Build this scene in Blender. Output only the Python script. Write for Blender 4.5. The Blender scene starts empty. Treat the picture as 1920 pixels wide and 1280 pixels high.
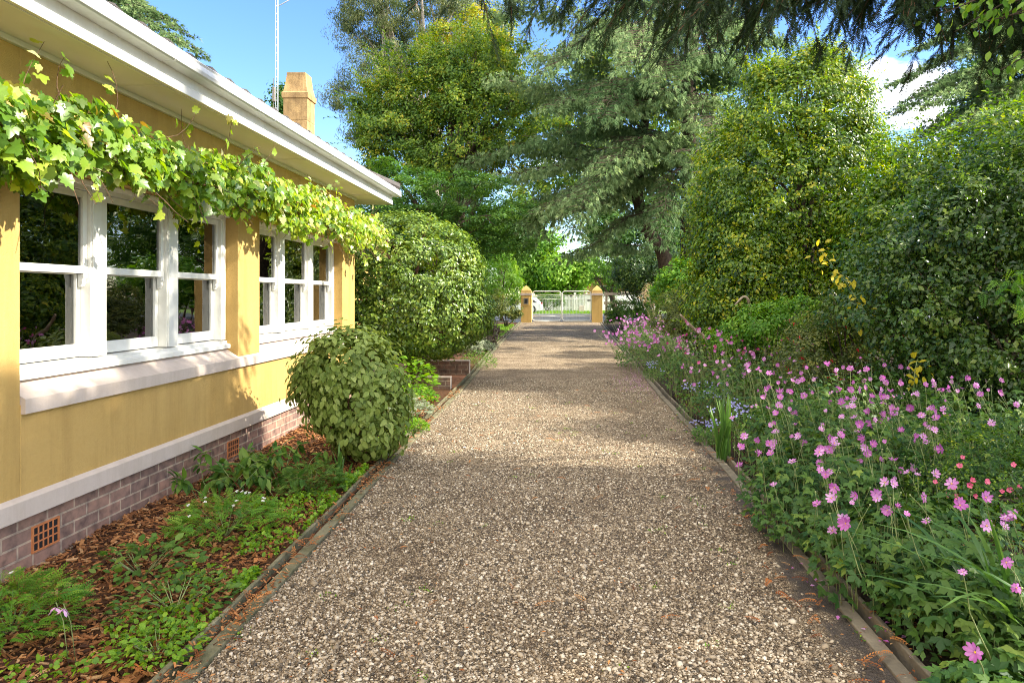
import bpy, math, random
import numpy as np
from mathutils import Vector
R = math.radians
rnd = random.Random(7)
np.random.seed(7)
scene = bpy.context.scene
COL = scene.collection
H = 1.65                      # camera height
F = 1280.0                    # focal length in photo pixels
VU, VV = 1057.0, 555.0        # vanishing point of the drive in the photo

def P(u, v, Y):               # photo pixel + distance -> world point
    return np.array([(u - VU) * Y / F, Y, H - (v - VV) * Y / F])

def gz(Y):                    # the drive rises a little towards the gate
    Y = np.asarray(Y, float)
    return np.clip(Y - 12.0, 0, 25) * 0.01

# ------------------------------------------------------------ mesh buffers
class Buf:
    def __init__(s): s.V=[]; s.F=[]; s.n=0
    def add(s, V, faces, mi=0, tint=None):
        V = np.asarray(V, float).reshape(-1,3)
        if tint is None: tint = np.full(len(V), 0.5)
        elif np.isscalar(tint): tint = np.full(len(V), float(tint))
        s.V.append((V, tint))
        for f in (faces if isinstance(faces, list) else [faces]):
            f = np.asarray(f, int)
            if f.size: s.F.append((f + s.n, mi))
        s.n += len(V)
    def join(s, o):
        for V,t in o.V: s.V.append((V,t))
        for f,mi in o.F: s.F.append((f+s.n, mi))
        s.n += o.n
    def mesh(s, name, mats, smooth=True):
        V = np.concatenate([v for v,_ in s.V]); T = np.concatenate([t for _,t in s.V])
        loops = np.concatenate([f.ravel() for f,_ in s.F])
        sizes = np.concatenate([np.full(len(f), f.shape[1]) for f,_ in s.F])
        mi = np.concatenate([np.full(len(f), m) for f,m in s.F])
        me = bpy.data.meshes.new(name)
        me.vertices.add(len(V)); me.vertices.foreach_set('co', V.astype(np.float32).ravel())
        me.loops.add(len(loops)); me.loops.foreach_set('vertex_index', loops.astype(np.int32))
        me.polygons.add(len(sizes))
        st = np.zeros(len(sizes), np.int32); st[1:] = np.cumsum(sizes)[:-1]
        me.polygons.foreach_set('loop_start', st)
        me.polygons.foreach_set('material_index', mi.astype(np.int32))
        me.polygons.foreach_set('use_smooth', np.full(len(sizes), bool(smooth)))
        for m in mats: me.materials.append(m)
        me.update(calc_edges=True)
        a = me.attributes.new('tint', 'FLOAT', 'POINT'); a.data.foreach_set('value', T.astype(np.float32))
        return me

def tag(o, label=None, cat=None, group=None, kind=None):
    if label: o['label'] = label
    if cat: o['category'] = cat
    if group: o['group'] = group
    if kind: o['kind'] = kind
    return o

def obj(name, buf, mats, parent=None, smooth=True, bevel=0, loc=None):
    if not isinstance(mats, (list, tuple)): mats = [mats]
    me = buf if isinstance(buf, bpy.types.Mesh) else buf.mesh(name, mats, smooth)
    o = bpy.data.objects.new(name, me); COL.objects.link(o)
    if parent: o.parent = parent; o.matrix_parent_inverse = PI_[parent.name] if parent.name in PI_ else o.matrix_parent_inverse
    if loc is not None: o.location = loc
    if bevel:
        b = o.modifiers.new('b', 'BEVEL'); b.width = bevel; b.segments = 2; b.limit_method = 'ANGLE'; b.harden_normals = False
    return o
PI_ = {}
from mathutils import Matrix
def empty(name, loc, label, cat, group=None):
    o = bpy.data.objects.new(name, None); COL.objects.link(o); o.location = tuple(float(c) for c in loc)
    o.empty_display_size = 0.1
    tag(o, label, cat, group)
    PI_[o.name] = Matrix.Translation(-Vector(tuple(float(c) for c in loc)))   # parts are modelled in world space
    return o
def part(name, buf, mats, root, **k):
    return obj(name, buf, mats, root, **k)
def sub(name, buf, mats, parent, **k):
    return obj(name, buf, mats, parent, **k)

def box(b, x0,x1,y0,y1,z0,z1, mi=0, tint=None):
    V = [(x,y,z) for z in (z0,z1) for y in (y0,y1) for x in (x0,x1)]
    b.add(V, [[(0,2,3,1),(4,5,7,6),(0,1,5,4),(2,6,7,3),(0,4,6,2),(1,3,7,5)]], mi, tint)

def prism(b, prof, axis, a0, a1, mi=0, tint=None):
    """extrude a closed profile (list of 2-D points) along axis ('x','y','z') from a0 to a1"""
    n = len(prof); V=[]
    for a in (a0,a1):
        for p,q in prof:
            V.append((a,p,q) if axis=='x' else (p,a,q) if axis=='y' else (p,q,a))
    sidef = [(i,(i+1)%n,n+(i+1)%n,n+i) for i in range(n)]
    b.add(V, [np.array(sidef), np.array([list(range(n))[::-1]]), np.array([list(range(n,2*n))])], mi, tint)

def tube(b, pts, rad, seg=6, mi=0, tint=None, cap=True):
    pts = np.asarray(pts, float); n=len(pts)
    rad = np.full(n, float(rad)) if np.isscalar(rad) else np.asarray(rad, float)
    t = np.gradient(pts, axis=0); t /= np.linalg.norm(t,axis=1)[:,None]+1e-9
    ref = np.array([0,0,1.]) if abs(t[0,2])<.9 else np.array([1.,0,0])
    u = np.cross(t[0], ref); u/=np.linalg.norm(u)
    V=[]
    for i in range(n):
        u = u - t[i]*np.dot(u,t[i]); u/=np.linalg.norm(u)+1e-9
        w = np.cross(t[i],u)
        for k in range(seg):
            a=2*math.pi*k/seg
            V.append(pts[i]+rad[i]*(math.cos(a)*u+math.sin(a)*w))
    Fs=[(i*seg+k, i*seg+(k+1)%seg, (i+1)*seg+(k+1)%seg, (i+1)*seg+k) for i in range(n-1) for k in range(seg)]
    fl=[np.array(Fs)]
    if cap: fl += [np.array([list(range(seg))[::-1]]), np.array([list(range((n-1)*seg,n*seg))])]
    b.add(V, fl, mi, tint)

def curve(p0, p1, bend=0.1, n=7, sag=0.0):
    p0=np.asarray(p0,float); p1=np.asarray(p1,float); d=p1-p0; L=np.linalg.norm(d)
    off=np.array([rnd.uniform(-1,1) for _ in range(3)])*bend*L
    t=np.linspace(0,1,n)[:,None]
    q = p0+d*t+off*np.sin(t*math.pi)
    q[:,2]+= sag*L*(np.sin(t[:,0]*math.pi))
    q[1:-1] += np.random.normal(0,.012*L,(n-2,3))
    return q

# ------------------------------------------------------------ leaves
def unit(a): return a/(np.linalg.norm(a,axis=-1,keepdims=True)+1e-9)
def T(V,*F): return np.array(V,float), [np.array(f) for f in F]
OVAL = T([(0,0,0),(-.26,.3,.05),(.26,.3,.05),(-.25,.64,.03),(.25,.64,.03),(0,1,-.1),(0,.32,0),(0,.66,-.02)],
         [(0,2,6),(0,6,1),(7,4,5),(3,7,5)], [(6,2,4,7),(1,6,7,3)])
DIAM = T([(0,0,0),(.27,.45,.09),(0,1,-.06),(-.27,.45,.09)], [(0,1,2),(0,2,3)])
LANCE = T([(0,0,0),(.1,.4,.02),(0,1,-.12),(-.1,.4,.02)], [(0,1,2),(0,2,3)])
def grape():
    pts=[(0,-.02),(.18,-.14),(.36,-.06),(.34,.12),(.56,.2),(.42,.4),(.44,.62),(.24,.6),(.14,.82),(0,1.0),
         (-.14,.82),(-.24,.6),(-.44,.62),(-.42,.4),(-.56,.2),(-.34,.12),(-.36,-.06),(-.18,-.14)]
    V=[(0,.32,0)]+[(x,y,.22*abs(x)-.12*max(0,y-.3)**2*3+ .03*((i%2)*2-1)) for i,(x,y) in enumerate(pts)]
    n=len(pts)
    return T(V,[(0,i+1,(i+1)%n+1) for i in range(n)])
GRAPE=grape()
def trifol():
    V=[];Fq=[]
    for a,s in ((0,1),(R(62),.85),(-R(62),.85)):
        loc=[(0,0,0),(.2,.3,.05),(.3,.55,.03),(.13,.72,.0),(0,1,-.08),(-.13,.72,0),(-.3,.55,.03),(-.2,.3,.05),(0,.5,-.01)]
        b0=len(V)
        for x,y,z in loc:
            x*=s*.62;y*=s*.7
            V.append((x*math.cos(a)+y*math.sin(a), -x*math.sin(a)+y*math.cos(a), z*.6))
        Fq+= [(b0+8,b0+(i+1)%8,b0+i) for i in range(8)]
    return T(V,Fq)
TRIF=trifol()
def spray(n=13, w=.17, hang=.18):
    """a needle spray: twig with flat narrow needles either side"""
    V=[];Fq=[]
    for i in range(n):
        y=i/n
        for s in (-1,1):
            L=w*(1-.55*y)
            b0=len(V)
            z=-hang*y*y
            V+= [(0,y-.01,z),(0,y+.055,z),(s*L*(1+.25*math.sin(i*5)),y+.55*L+.04,z-.03*(i%3))]
            Fq.append((b0,b0+1,b0+2))
    return T(V,Fq)
SPRAY=spray()
def tuft():
    V=[];Fq=[]
    for x,y,z,w in ((.30,.85,.1,.13),(-.34,.8,.12,.13),(.0,1.05,-.05,.14),(.1,.5,.42,.12),(-.15,.6,-.32,.12)):
        b0=len(V); V+= [(-w,.0,.0),(w,.04,.03),(x,y,z)]
        Fq.append((b0,b0+1,b0+2))
    return T(V,Fq)
TUFT=tuft()
def fern(n=7):
    V=[];Fq=[]
    for i in range(n):
        y=i/n+.1
        for s in (-1,1):
            L=.34*(1-.75*y)+.05; b0=len(V); z=.12*math.sin(y*2.6)
            V+= [(0,y-.05,z),(s*L*.5,y-.03,z+.03),(s*L,y+.1,z),(s*L*.45,y+.09,z+.01)]
            Fq.append((b0,b0+1,b0+2,b0+3) if s>0 else (b0+3,b0+2,b0+1,b0))
    b0=len(V); V+=[(-.02,0,-.03),(.02,0,-.03),(.012,.95,.03),(-.012,.95,.03)]; Fq.append((b0,b0+1,b0+2,b0+3))
    return T(V,Fq)
FERN=fern()

def leaves(b, pos, dirs, nrm, size, tmpl, tint, mi=0, wid=1.0):
    pos=np.asarray(pos,float); n=len(pos)
    if n==0: return
    y=unit(dirs); z=unit(nrm - y*np.sum(nrm*y,axis=1)[:,None]); x=np.cross(y,z)
    TV,TF=tmpl; m=len(TV)
    size=np.broadcast_to(size,(n,))
    V = pos[:,None,:] + size[:,None,None]*( wid*TV[None,:,0,None]*x[:,None,:] + TV[None,:,1,None]*y[:,None,:] + TV[None,:,2,None]*z[:,None,:])
    fl=[(f[None]+(np.arange(n)*m)[:,None,None]).reshape(-1,f.shape[1]) for f in TF]
    b.add(V.reshape(-1,3), fl, mi, np.repeat(np.broadcast_to(tint,(n,)),m))

def rs(n): return unit(np.random.normal(size=(n,3)))

def crown(b, blobs, nclump, cr, nleaf, size, tmpl, droop=.2, up=.5, out=.6, tint=(.5,.22,.2), flat=.75, shell=.72, zmin=None, szvar=.3, rag=.12, mi=0, wid=1.0, centres=False, shoots=0):
    """blobs: list of (cx,cy,cz,rx,ry,rz). Clumps of leaves over and inside the union of the blobs."""
    B=np.array(blobs,float); w=(B[:,3]*B[:,4]+B[:,3]*B[:,5]+B[:,4]*B[:,5]); w/=w.sum()
    C=[];O=[]
    while len(C)<nclump:
        k=np.random.choice(len(B),p=w); d=rs(1)[0]
        r=shell+(1-shell)*np.random.rand()**.6 + np.random.normal(0,rag)*.5
        p=B[k,:3]+B[k,3:]*d*r
        q=((p-B[:,:3])/B[:,3:]); q=np.sqrt((q**2).sum(1)); q[k]=9
        if (q<shell*.85).any(): continue
        if zmin is not None and p[2]<zmin: continue
        C.append(p);O.append(unit(d/B[k,3:]))
    C=np.array(C);O=np.array(O)
    ct=np.random.normal(0,tint[1],len(C)); cs=np.random.uniform(.6,1.35,len(C))
    idx=np.random.randint(0,len(C),nleaf)
    o=rs(nleaf); rr=np.random.rand(nleaf)**.45
    off=o*rr[:,None]*cr*cs[idx][:,None]; off[:,2]*=flat
    pos=C[idx]+off
    nrm=unit(o*.45+O[idx]*out+np.array([0,0,up])+rs(nleaf)*.45)
    dr=rs(nleaf)*.8+O[idx]*.5+np.array([0,0,-droop]); dr=dr-nrm*np.sum(dr*nrm,axis=1)[:,None]
    tt=np.clip(tint[0]+ct[idx]+np.random.normal(0,tint[2],nleaf),0,1)
    sz=size*np.random.uniform(1-szvar,1+szvar,nleaf)
    if zmin is not None:
        keep=pos[:,2]>zmin; pos,dr,nrm,sz,tt=pos[keep],dr[keep],nrm[keep],sz[keep],tt[keep]
    leaves(b,pos,dr,nrm,sz,tmpl,tt,mi,wid)
    if shoots:
        ci=np.random.randint(0,len(C),shoots); d=unit(O[ci]+rs(shoots)*.5+np.array([0,0,.45])); L=cr*np.random.uniform(1.2,2.9,shoots)
        per=11; r=np.linspace(.35,1,per)[None,:]*np.ones((shoots,1))
        pp=(C[ci][:,None,:]+d[:,None,:]*(L[:,None]*r)[:,:,None]); pp[:,:,2]-=(.18*L[:,None]*r**2); pp=pp.reshape(-1,3)
        dd=np.repeat(d,per,0)*.8+rs(len(pp))*.7; t2=np.clip(tint[0]+.12+np.repeat(np.random.normal(0,.15,shoots),per)+np.random.normal(0,.1,len(pp)),0,1)
        leaves(b,pp,dd,rs(len(pp))*.6+[0,0,.6],size*np.random.uniform(.5,1.05,len(pp)),tmpl,t2,mi,wid)
    return C

def limbs(b, base, C, r0, n=10, fork=None, bend=.08, tr=None, seg=7, mi=0):
    """trunk from base up to fork then limbs to n clump centres, each with a couple of twigs"""
    base=np.asarray(base,float); fork=np.asarray(fork if fork is not None else C.mean(0),float)
    tp=curve(base,fork,bend,9)
    tube(b,tp,np.linspace(r0,r0*.55,9)+np.array([r0*.35]+[0]*8),10,mi)
    sel=np.random.choice(len(C),min(n,len(C)),replace=False)
    for k,i in enumerate(sel):
        s=tp[np.random.randint(4,9)]
        lp=curve(s,C[i],.08,7,.06); tube(b,lp,np.linspace(r0*.36,r0*.08,7),seg,mi)
        for j in range(2):
            q=C[np.argsort(((C-C[i])**2).sum(1))[np.random.randint(1,min(8,len(C)))]]
            tube(b,curve(lp[np.random.randint(3,6)],q,.08,5),np.linspace(r0*.14,r0*.04,5),5,mi,cap=False)

# ------------------------------------------------------------ materials
def mat(name):
    m=bpy.data.materials.new(name); m.use_nodes=True; nt=m.node_tree; nt.nodes.clear()
    o=nt.nodes.new('ShaderNodeOutputMaterial'); return m,nt,o
def N(nt,t,**k):
    n=nt.nodes.new(t)
    for a,v in k.items():
        if a.startswith('i_'): n.inputs[a[2:].replace('_',' ')].default_value=v
        else: setattr(n,a,v)
    return n
def ramp(nt, stops, interp='LINEAR'):
    r=nt.nodes.new('ShaderNodeValToRGB'); cr=r.color_ramp; cr.interpolation=interp
    while len(cr.elements)<len(stops): cr.elements.new(.5)
    for e,(p,c) in zip(cr.elements,stops): e.position=p; e.color=(*c,1)
    return r
def simple(name, col, rough=.6, noise=0, nscale=8, bump=0, bscale=60, metal=0, spec=.5, col2=None, dirt=None):
    m,nt,o=mat(name); p=N(nt,'ShaderNodeBsdfPrincipled'); nt.links.new(p.outputs[0],o.inputs[0])
    p.inputs['Roughness'].default_value=rough; p.inputs['Metallic'].default_value=metal; p.inputs['Specular IOR Level'].default_value=spec
    g=N(nt,'ShaderNodeNewGeometry')
    c2=col2 or tuple(c*(1-noise) for c in col)
    if noise or col2:
        nz=N(nt,'ShaderNodeTexNoise'); nz.inputs['Scale'].default_value=nscale; nz.inputs['Detail'].default_value=6; nz.inputs['Roughness'].default_value=.6
        nt.links.new(g.outputs['Position'],nz.inputs['Vector'])
        r=ramp(nt,[(.32,c2),(.66,col)]); nt.links.new(nz.outputs['Fac'],r.inputs[0]); nt.links.new(r.outputs[0],p.inputs['Base Color'])
    else: p.inputs['Base Color'].default_value=(*col,1)
    if bump:
        nb=N(nt,'ShaderNodeTexNoise'); nb.inputs['Scale'].default_value=bscale; nb.inputs['Detail'].default_value=4
        nt.links.new(g.outputs['Position'],nb.inputs['Vector'])
        bm=N(nt,'ShaderNodeBump'); bm.inputs['Strength'].default_value=bump; bm.inputs['Distance'].default_value=.01
        nt.links.new(nb.outputs['Fac'],bm.inputs['Height']); nt.links.new(bm.outputs[0],p.inputs['Normal'])
    return m
def leafmat(name, stops, rough=.45, transl=.35, spec=.5, tcol=1.5):
    m,nt,o=mat(name)
    at=N(nt,'ShaderNodeAttribute',attribute_name='tint')
    k=len(stops); r=ramp(nt,[(i/(k-1),c) for i,c in enumerate(stops)]); nt.links.new(at.outputs['Fac'],r.inputs[0])
    p=N(nt,'ShaderNodeBsdfPrincipled'); p.inputs['Roughness'].default_value=rough; p.inputs['Specular IOR Level'].default_value=spec
    nt.links.new(r.outputs[0],p.inputs['Base Color'])
    t=N(nt,'ShaderNodeBsdfTranslucent'); hs=N(nt,'ShaderNodeHueSaturation'); hs.inputs['Hue'].default_value=.485; hs.inputs['Saturation'].default_value=1.1; hs.inputs['Value'].default_value=tcol
    nt.links.new(r.outputs[0],hs.inputs['Color']); nt.links.new(hs.outputs[0],t.inputs['Color'])
    mx=N(nt,'ShaderNodeMixShader'); mx.inputs[0].default_value=transl
    nt.links.new(p.outputs[0],mx.inputs[1]); nt.links.new(t.outputs[0],mx.inputs[2]); nt.links.new(mx.outputs[0],o.inputs[0])
    return m

M={}
M['stucco']=simple('ochre_stucco',(.57,.375,.13),.85,col2=(.515,.33,.105),nscale=1.3,bump=.5,bscale=220,spec=.25)
def streak(m,lo=.86):
    nt=m.node_tree; p=[n for n in nt.nodes if n.type=='BSDF_PRINCIPLED'][0]; src=p.inputs['Base Color'].links[0].from_socket
    g=N(nt,'ShaderNodeNewGeometry'); mp=N(nt,'ShaderNodeMapping'); mp.inputs['Scale'].default_value=(7,7,.7); nt.links.new(g.outputs['Position'],mp.inputs[0])
    nz=N(nt,'ShaderNodeTexNoise'); nz.inputs['Scale'].default_value=1; nz.inputs['Detail'].default_value=9; nz.inputs['Roughness'].default_value=.7; nt.links.new(mp.outputs[0],nz.inputs['Vector'])
    r=ramp(nt,[(.34,(lo,lo*.985,lo*.95)),(.56,(1,1,1))]); nt.links.new(nz.outputs['Fac'],r.inputs[0])
    n2=N(nt,'ShaderNodeTexNoise'); n2.inputs['Scale'].default_value=26; n2.inputs['Detail'].default_value=6; nt.links.new(g.outputs['Position'],n2.inputs['Vector'])
    r2=ramp(nt,[(.30,(.965,.96,.95)),(.55,(1.0,1.0,1.0))]); nt.links.new(n2.outputs['Fac'],r2.inputs[0])
    m1=N(nt,'ShaderNodeMix',data_type='RGBA',blend_type='MULTIPLY'); m1.inputs[0].default_value=1; nt.links.new(src,m1.inputs[6]); nt.links.new(r.outputs[0],m1.inputs[7])
    m2=N(nt,'ShaderNodeMix',data_type='RGBA',blend_type='MULTIPLY'); m2.inputs[0].default_value=1; nt.links.new(m1.outputs[2],m2.inputs[6]); nt.links.new(r2.outputs[0],m2.inputs[7]); nt.links.new(m2.outputs[2],p.inputs['Base Color'])
streak(M['stucco'])
M['chim']=simple('weathered_stucco',(.55,.36,.16),.9,col2=(.33,.21,.10),nscale=5,bump=.7,bscale=40,spec=.2)
M['cream']=simple('cream_render',(.60,.50,.43),.7,col2=(.56,.465,.395),nscale=3,bump=.15,bscale=150,spec=.3)
M['white']=simple('white_paint',(.80,.79,.74),.38,col2=(.76,.75,.69),nscale=3,bump=.05,bscale=30)
M['gutter']=simple('gutter_paint',(.74,.75,.75),.35,col2=(.66,.67,.66),nscale=1.5)
streak(M['cream'],.9); streak(M['white'],.93); streak(M['chim'],.7); streak(M['gutter'],.88)
M['soffit']=simple('soffit_paint',(.70,.68,.64),.7,col2=(.65,.63,.59),nscale=2)
M['tile']=simple('roof_tile',(.10,.085,.08),.8,col2=(.06,.055,.05),nscale=9,bump=.5)
M['terracotta']=simple('terracotta',(.55,.20,.07),.8,col2=(.45,.15,.05),nscale=20,bump=.3)
M['dark']=simple('dark_void',(.01,.01,.01),.9)
M['room']=simple('room_paint',(.62,.46,.28),.9)
M['floorw']=simple('timber_floor',(.12,.06,.03),.5,noise=.3)
M['bark']=simple('bark',(.12,.085,.06),.95,col2=(.04,.03,.024),nscale=14,bump=1,bscale=35,spec=.2)
M['barkred']=simple('bark_reddish',(.20,.10,.055),.95,col2=(.08,.05,.03),nscale=12,bump=1,bscale=35,spec=.2)
M['barkpale']=simple('bark_pale',(.42,.34,.25),.9,col2=(.22,.16,.11),nscale=10,bump=.6,bscale=40,spec=.2)
M['gumbark']=simple('bark_gum',(.36,.32,.27),.85,col2=(.18,.15,.12),nscale=4,bump=.4,spec=.2)
M['stem']=simple('green_stem',(.28,.34,.13),.7,col2=(.10,.12,.04),nscale=10)
M['vinestem']=simple('vine_wood',(.16,.09,.045),.9,col2=(.07,.04,.02),nscale=20,bump=.6)
M['asphalt']=simple('asphalt',(.07,.075,.085),.9,col2=(.05,.052,.058),nscale=20,bump=.3)
M['paverL']=simple('mossy_stone',(.22,.195,.12),.9,col2=(.09,.09,.045),nscale=6,bump=.6,bscale=50,spec=.25)
M['paverR']=simple('damp_stone',(.24,.20,.14),.75,col2=(.10,.085,.06),nscale=5,bump=.5,bscale=50,spec=.3)
M['brickpath']=simple('brick_path',(.42,.20,.10),.9,col2=(.28,.12,.06),nscale=12,bump=.4)
M['metal']=simple('galvanised',(.62,.64,.65),.35,metal=.3)
M['black']=simple('black_plastic',(.015,.015,.015),.3)
M['carpaint']=simple('white_car_paint',(.8,.81,.83),.18)
M['tyre']=simple('rubber',(.02,.02,.02),.8)
M['timber']=simple('grey_timber',(.28,.25,.21),.9,col2=(.18,.16,.13),nscale=12,bump=.4)
M['fabric']=simple('chair_fabric',(.78,.72,.6),.95,bump=.3)

def glassmat():
    m,nt,o=mat('window_glass'); fr=N(nt,'ShaderNodeFresnel'); fr.inputs['IOR'].default_value=2.6
    tr=N(nt,'ShaderNodeBsdfTransparent'); tr.inputs[0].default_value=(.80,.80,.76,1); gl=N(nt,'ShaderNodeBsdfGlossy'); gl.inputs['Roughness'].default_value=.0
    nz=N(nt,'ShaderNodeTexNoise'); nz.inputs['Scale'].default_value=2.5; g=N(nt,'ShaderNodeNewGeometry'); nt.links.new(g.outputs['Position'],nz.inputs['Vector'])
    bm=N(nt,'ShaderNodeBump'); bm.inputs['Strength'].default_value=.06; bm.inputs['Distance'].default_value=.02; nt.links.new(nz.outputs['Fac'],bm.inputs['Height']); nt.links.new(bm.outputs[0],gl.inputs['Normal'])
    mx=N(nt,'ShaderNodeMixShader'); nt.links.new(fr.outputs[0],mx.inputs[0]); nt.links.new(tr.outputs[0],mx.inputs[1]); nt.links.new(gl.outputs[0],mx.inputs[2]); nt.links.new(mx.outputs[0],o.inputs[0]); return m
M['glass']=glassmat()

def brickmat(name, axis, c1,c2,mort):
    m,nt,o=mat(name); g=N(nt,'ShaderNodeNewGeometry'); sp=N(nt,'ShaderNodeSeparateXYZ'); nt.links.new(g.outputs['Position'],sp.inputs[0])
    cb=N(nt,'ShaderNodeCombineXYZ'); nt.links.new(sp.outputs[axis],cb.inputs[0]); nt.links.new(sp.outputs[2],cb.inputs[1])
    ad=N(nt,'ShaderNodeVectorMath',operation='ADD'); ad.inputs[1].default_value=(10.03,.035,0); nt.links.new(cb.outputs[0],ad.inputs[0])
    br=N(nt,'ShaderNodeTexBrick'); br.offset=.5
    for k,v in (('Scale',1.0),('Mortar Size',.008),('Mortar Smooth',.15),('Bias',0.0),('Brick Width',.24),('Row Height',.0855)): br.inputs[k].default_value=v
    br.inputs['Color1'].default_value=(*c1,1); br.inputs['Color2'].default_value=(*c2,1); br.inputs['Mortar'].default_value=(*mort,1)
    nt.links.new(ad.outputs[0],br.inputs['Vector'])
    nz=N(nt,'ShaderNodeTexNoise'); nz.inputs['Scale'].default_value=14; nz.inputs['Detail'].default_value=6; nt.links.new(g.outputs['Position'],nz.inputs['Vector'])
    r=ramp(nt,[(.3,(.5,.5,.52)),(.5,(.95,.93,.9)),(.72,(1.3,1.2,1.12))]); nt.links.new(nz.outputs['Fac'],r.inputs[0])
    mu=N(nt,'ShaderNodeMix',data_type='RGBA',blend_type='MULTIPLY'); mu.inputs[0].default_value=1; nt.links.new(br.outputs['Color'],mu.inputs[6]); nt.links.new(r.outputs[0],mu.inputs[7])
    p=N(nt,'ShaderNodeBsdfPrincipled'); p.inputs['Roughness'].default_value=.9; p.inputs['Specular IOR Level'].default_value=.25; nt.links.new(mu.outputs[2],p.inputs['Base Color'])
    bm=N(nt,'ShaderNodeBump',invert=True); bm.inputs['Strength'].default_value=.8; bm.inputs['Distance'].default_value=.006; nt.links.new(br.outputs['Fac'],bm.inputs['Height'])
    bm2=N(nt,'ShaderNodeBump'); bm2.inputs['Strength'].default_value=.4; bm2.inputs['Distance'].default_value=.004; nt.links.new(nz.outputs['Fac'],bm2.inputs['Height']); nt.links.new(bm.outputs[0],bm2.inputs['Normal'])
    nt.links.new(bm2.outputs[0],p.inputs['Normal']); nt.links.new(p.outputs[0],o.inputs[0]); return m
M['brickY']=brickmat('brick_blend',1,(.34,.205,.155),(.23,.15,.125),(.44,.34,.26))
M['brickX']=brickmat('brick_blend_low',0,(.30,.18,.13),(.20,.14,.11),(.42,.34,.26))

def gravelmat():
    m,nt,o=mat('gravel_surface'); g=N(nt,'ShaderNodeNewGeometry')
    wp=N(nt,'ShaderNodeTexNoise'); wp.inputs['Scale'].default_value=30; nt.links.new(g.outputs['Position'],wp.inputs['Vector'])
    mp=N(nt,'ShaderNodeMapping'); mp.inputs['Scale'].default_value=(1,1,.3); nt.links.new(g.outputs['Position'],mp.inputs[0])
    mv=N(nt,'ShaderNodeMix',data_type='RGBA',blend_type='LINEAR_LIGHT'); mv.inputs[0].default_value=.006; nt.links.new(mp.outputs[0],mv.inputs[6]); nt.links.new(wp.outputs['Color'],mv.inputs[7])
    vo=N(nt,'ShaderNodeTexVoronoi',feature='F1'); vo.inputs['Scale'].default_value=70; nt.links.new(mv.outputs[2],vo.inputs['Vector'])
    ve=N(nt,'ShaderNodeTexVoronoi',feature='DISTANCE_TO_EDGE'); ve.inputs['Scale'].default_value=70; nt.links.new(mv.outputs[2],ve.inputs['Vector'])
    sx=N(nt,'ShaderNodeSeparateColor'); nt.links.new(vo.outputs['Color'],sx.inputs[0])
    cr=ramp(nt,[(0,(.08,.063,.044)),(.2,(.23,.178,.12)),(.5,(.37,.295,.205)),(.78,(.48,.395,.285)),(.93,(.60,.51,.38)),(1,(.70,.62,.50))]); nt.links.new(sx.outputs[0],cr.inputs[0])
    er=ramp(nt,[(.0,(.10,.08,.06)),(.08,(.55,.49,.41)),(.2,(1,1,1))]); nt.links.new(ve.outputs['Distance'],er.inputs[0])
    mu=N(nt,'ShaderNodeMix',data_type='RGBA',blend_type='MULTIPLY'); mu.inputs[0].default_value=1; nt.links.new(cr.outputs[0],mu.inputs[6]); nt.links.new(er.outputs[0],mu.inputs[7])
    # earthy patches: wheel tracks and the silty right margin
    n1=N(nt,'ShaderNodeTexNoise'); n1.inputs['Scale'].default_value=1.6; n1.inputs['Detail'].default_value=8; n1.inputs['Roughness'].default_value=.65; nt.links.new(g.outputs['Position'],n1.inputs['Vector'])
    rr=ramp(nt,[(.36,(.62,.57,.51)),(.62,(1.15,1.12,1.06))]); nt.links.new(n1.outputs['Fac'],rr.inputs[0])
    m2=N(nt,'ShaderNodeMix',data_type='RGBA',blend_type='MULTIPLY'); m2.inputs[0].default_value=1; nt.links.new(mu.outputs[2],m2.inputs[6]); nt.links.new(rr.outputs[0],m2.inputs[7])
    at=N(nt,'ShaderNodeAttribute',attribute_name='tint')
    n2=N(nt,'ShaderNodeTexNoise'); n2.inputs['Scale'].default_value=7; n2.inputs['Detail'].default_value=8; nt.links.new(g.outputs['Position'],n2.inputs['Vector'])
    ad=N(nt,'ShaderNodeMath',operation='ADD'); nt.links.new(at.outputs['Fac'],ad.inputs[0]); nt.links.new(n2.outputs['Fac'],ad.inputs[1])
    sr=ramp(nt,[(.57,(0,0,0)),(.70,(1,1,1))]); 
    sc=N(nt,'ShaderNodeMath',operation='MULTIPLY'); sc.inputs[1].default_value=.5; nt.links.new(ad.outputs[0],sc.inputs[0]); nt.links.new(sc.outputs[0],sr.inputs[0])
    m3=N(nt,'ShaderNodeMix',data_type='RGBA'); nt.links.new(sr.outputs[0],m3.inputs[0]); nt.links.new(m2.outputs[2],m3.inputs[6]); m3.inputs[7].default_value=(.075,.06,.048,1)
    p=N(nt,'ShaderNodeBsdfPrincipled'); p.inputs['Roughness'].default_value=.75; p.inputs['Specular IOR Level'].default_value=.3; nt.links.new(m3.outputs[2],p.inputs['Base Color'])
    hr=ramp(nt,[(0,(0,0,0)),(.35,(1,1,1))]); nt.links.new(ve.outputs['Distance'],hr.inputs[0])
    bm=N(nt,'ShaderNodeBump'); bm.inputs['Strength'].default_value=.9; bm.inputs['Distance'].default_value=.007; nt.links.new(hr.outputs[0],bm.inputs['Height']); nt.links.new(bm.outputs[0],p.inputs['Normal'])
    nt.links.new(p.outputs[0],o.inputs[0]); return m
M['gravel']=gravelmat()
M['pebble']=leafmat('pebble_stone',[(.045,.036,.025),(.13,.098,.063),(.215,.165,.107),(.31,.245,.165),(.42,.345,.245),(.60,.53,.42)],.6,0,.35)
M['mulch']=simple('mulch_soil',(.13,.06,.028),.95,col2=(.035,.02,.012),nscale=40,bump=1,bscale=60,spec=.2)
M['soil']=simple('dark_soil',(.055,.038,.025),.95,col2=(.025,.018,.012),nscale=20,bump=1,bscale=40,spec=.2)
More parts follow.
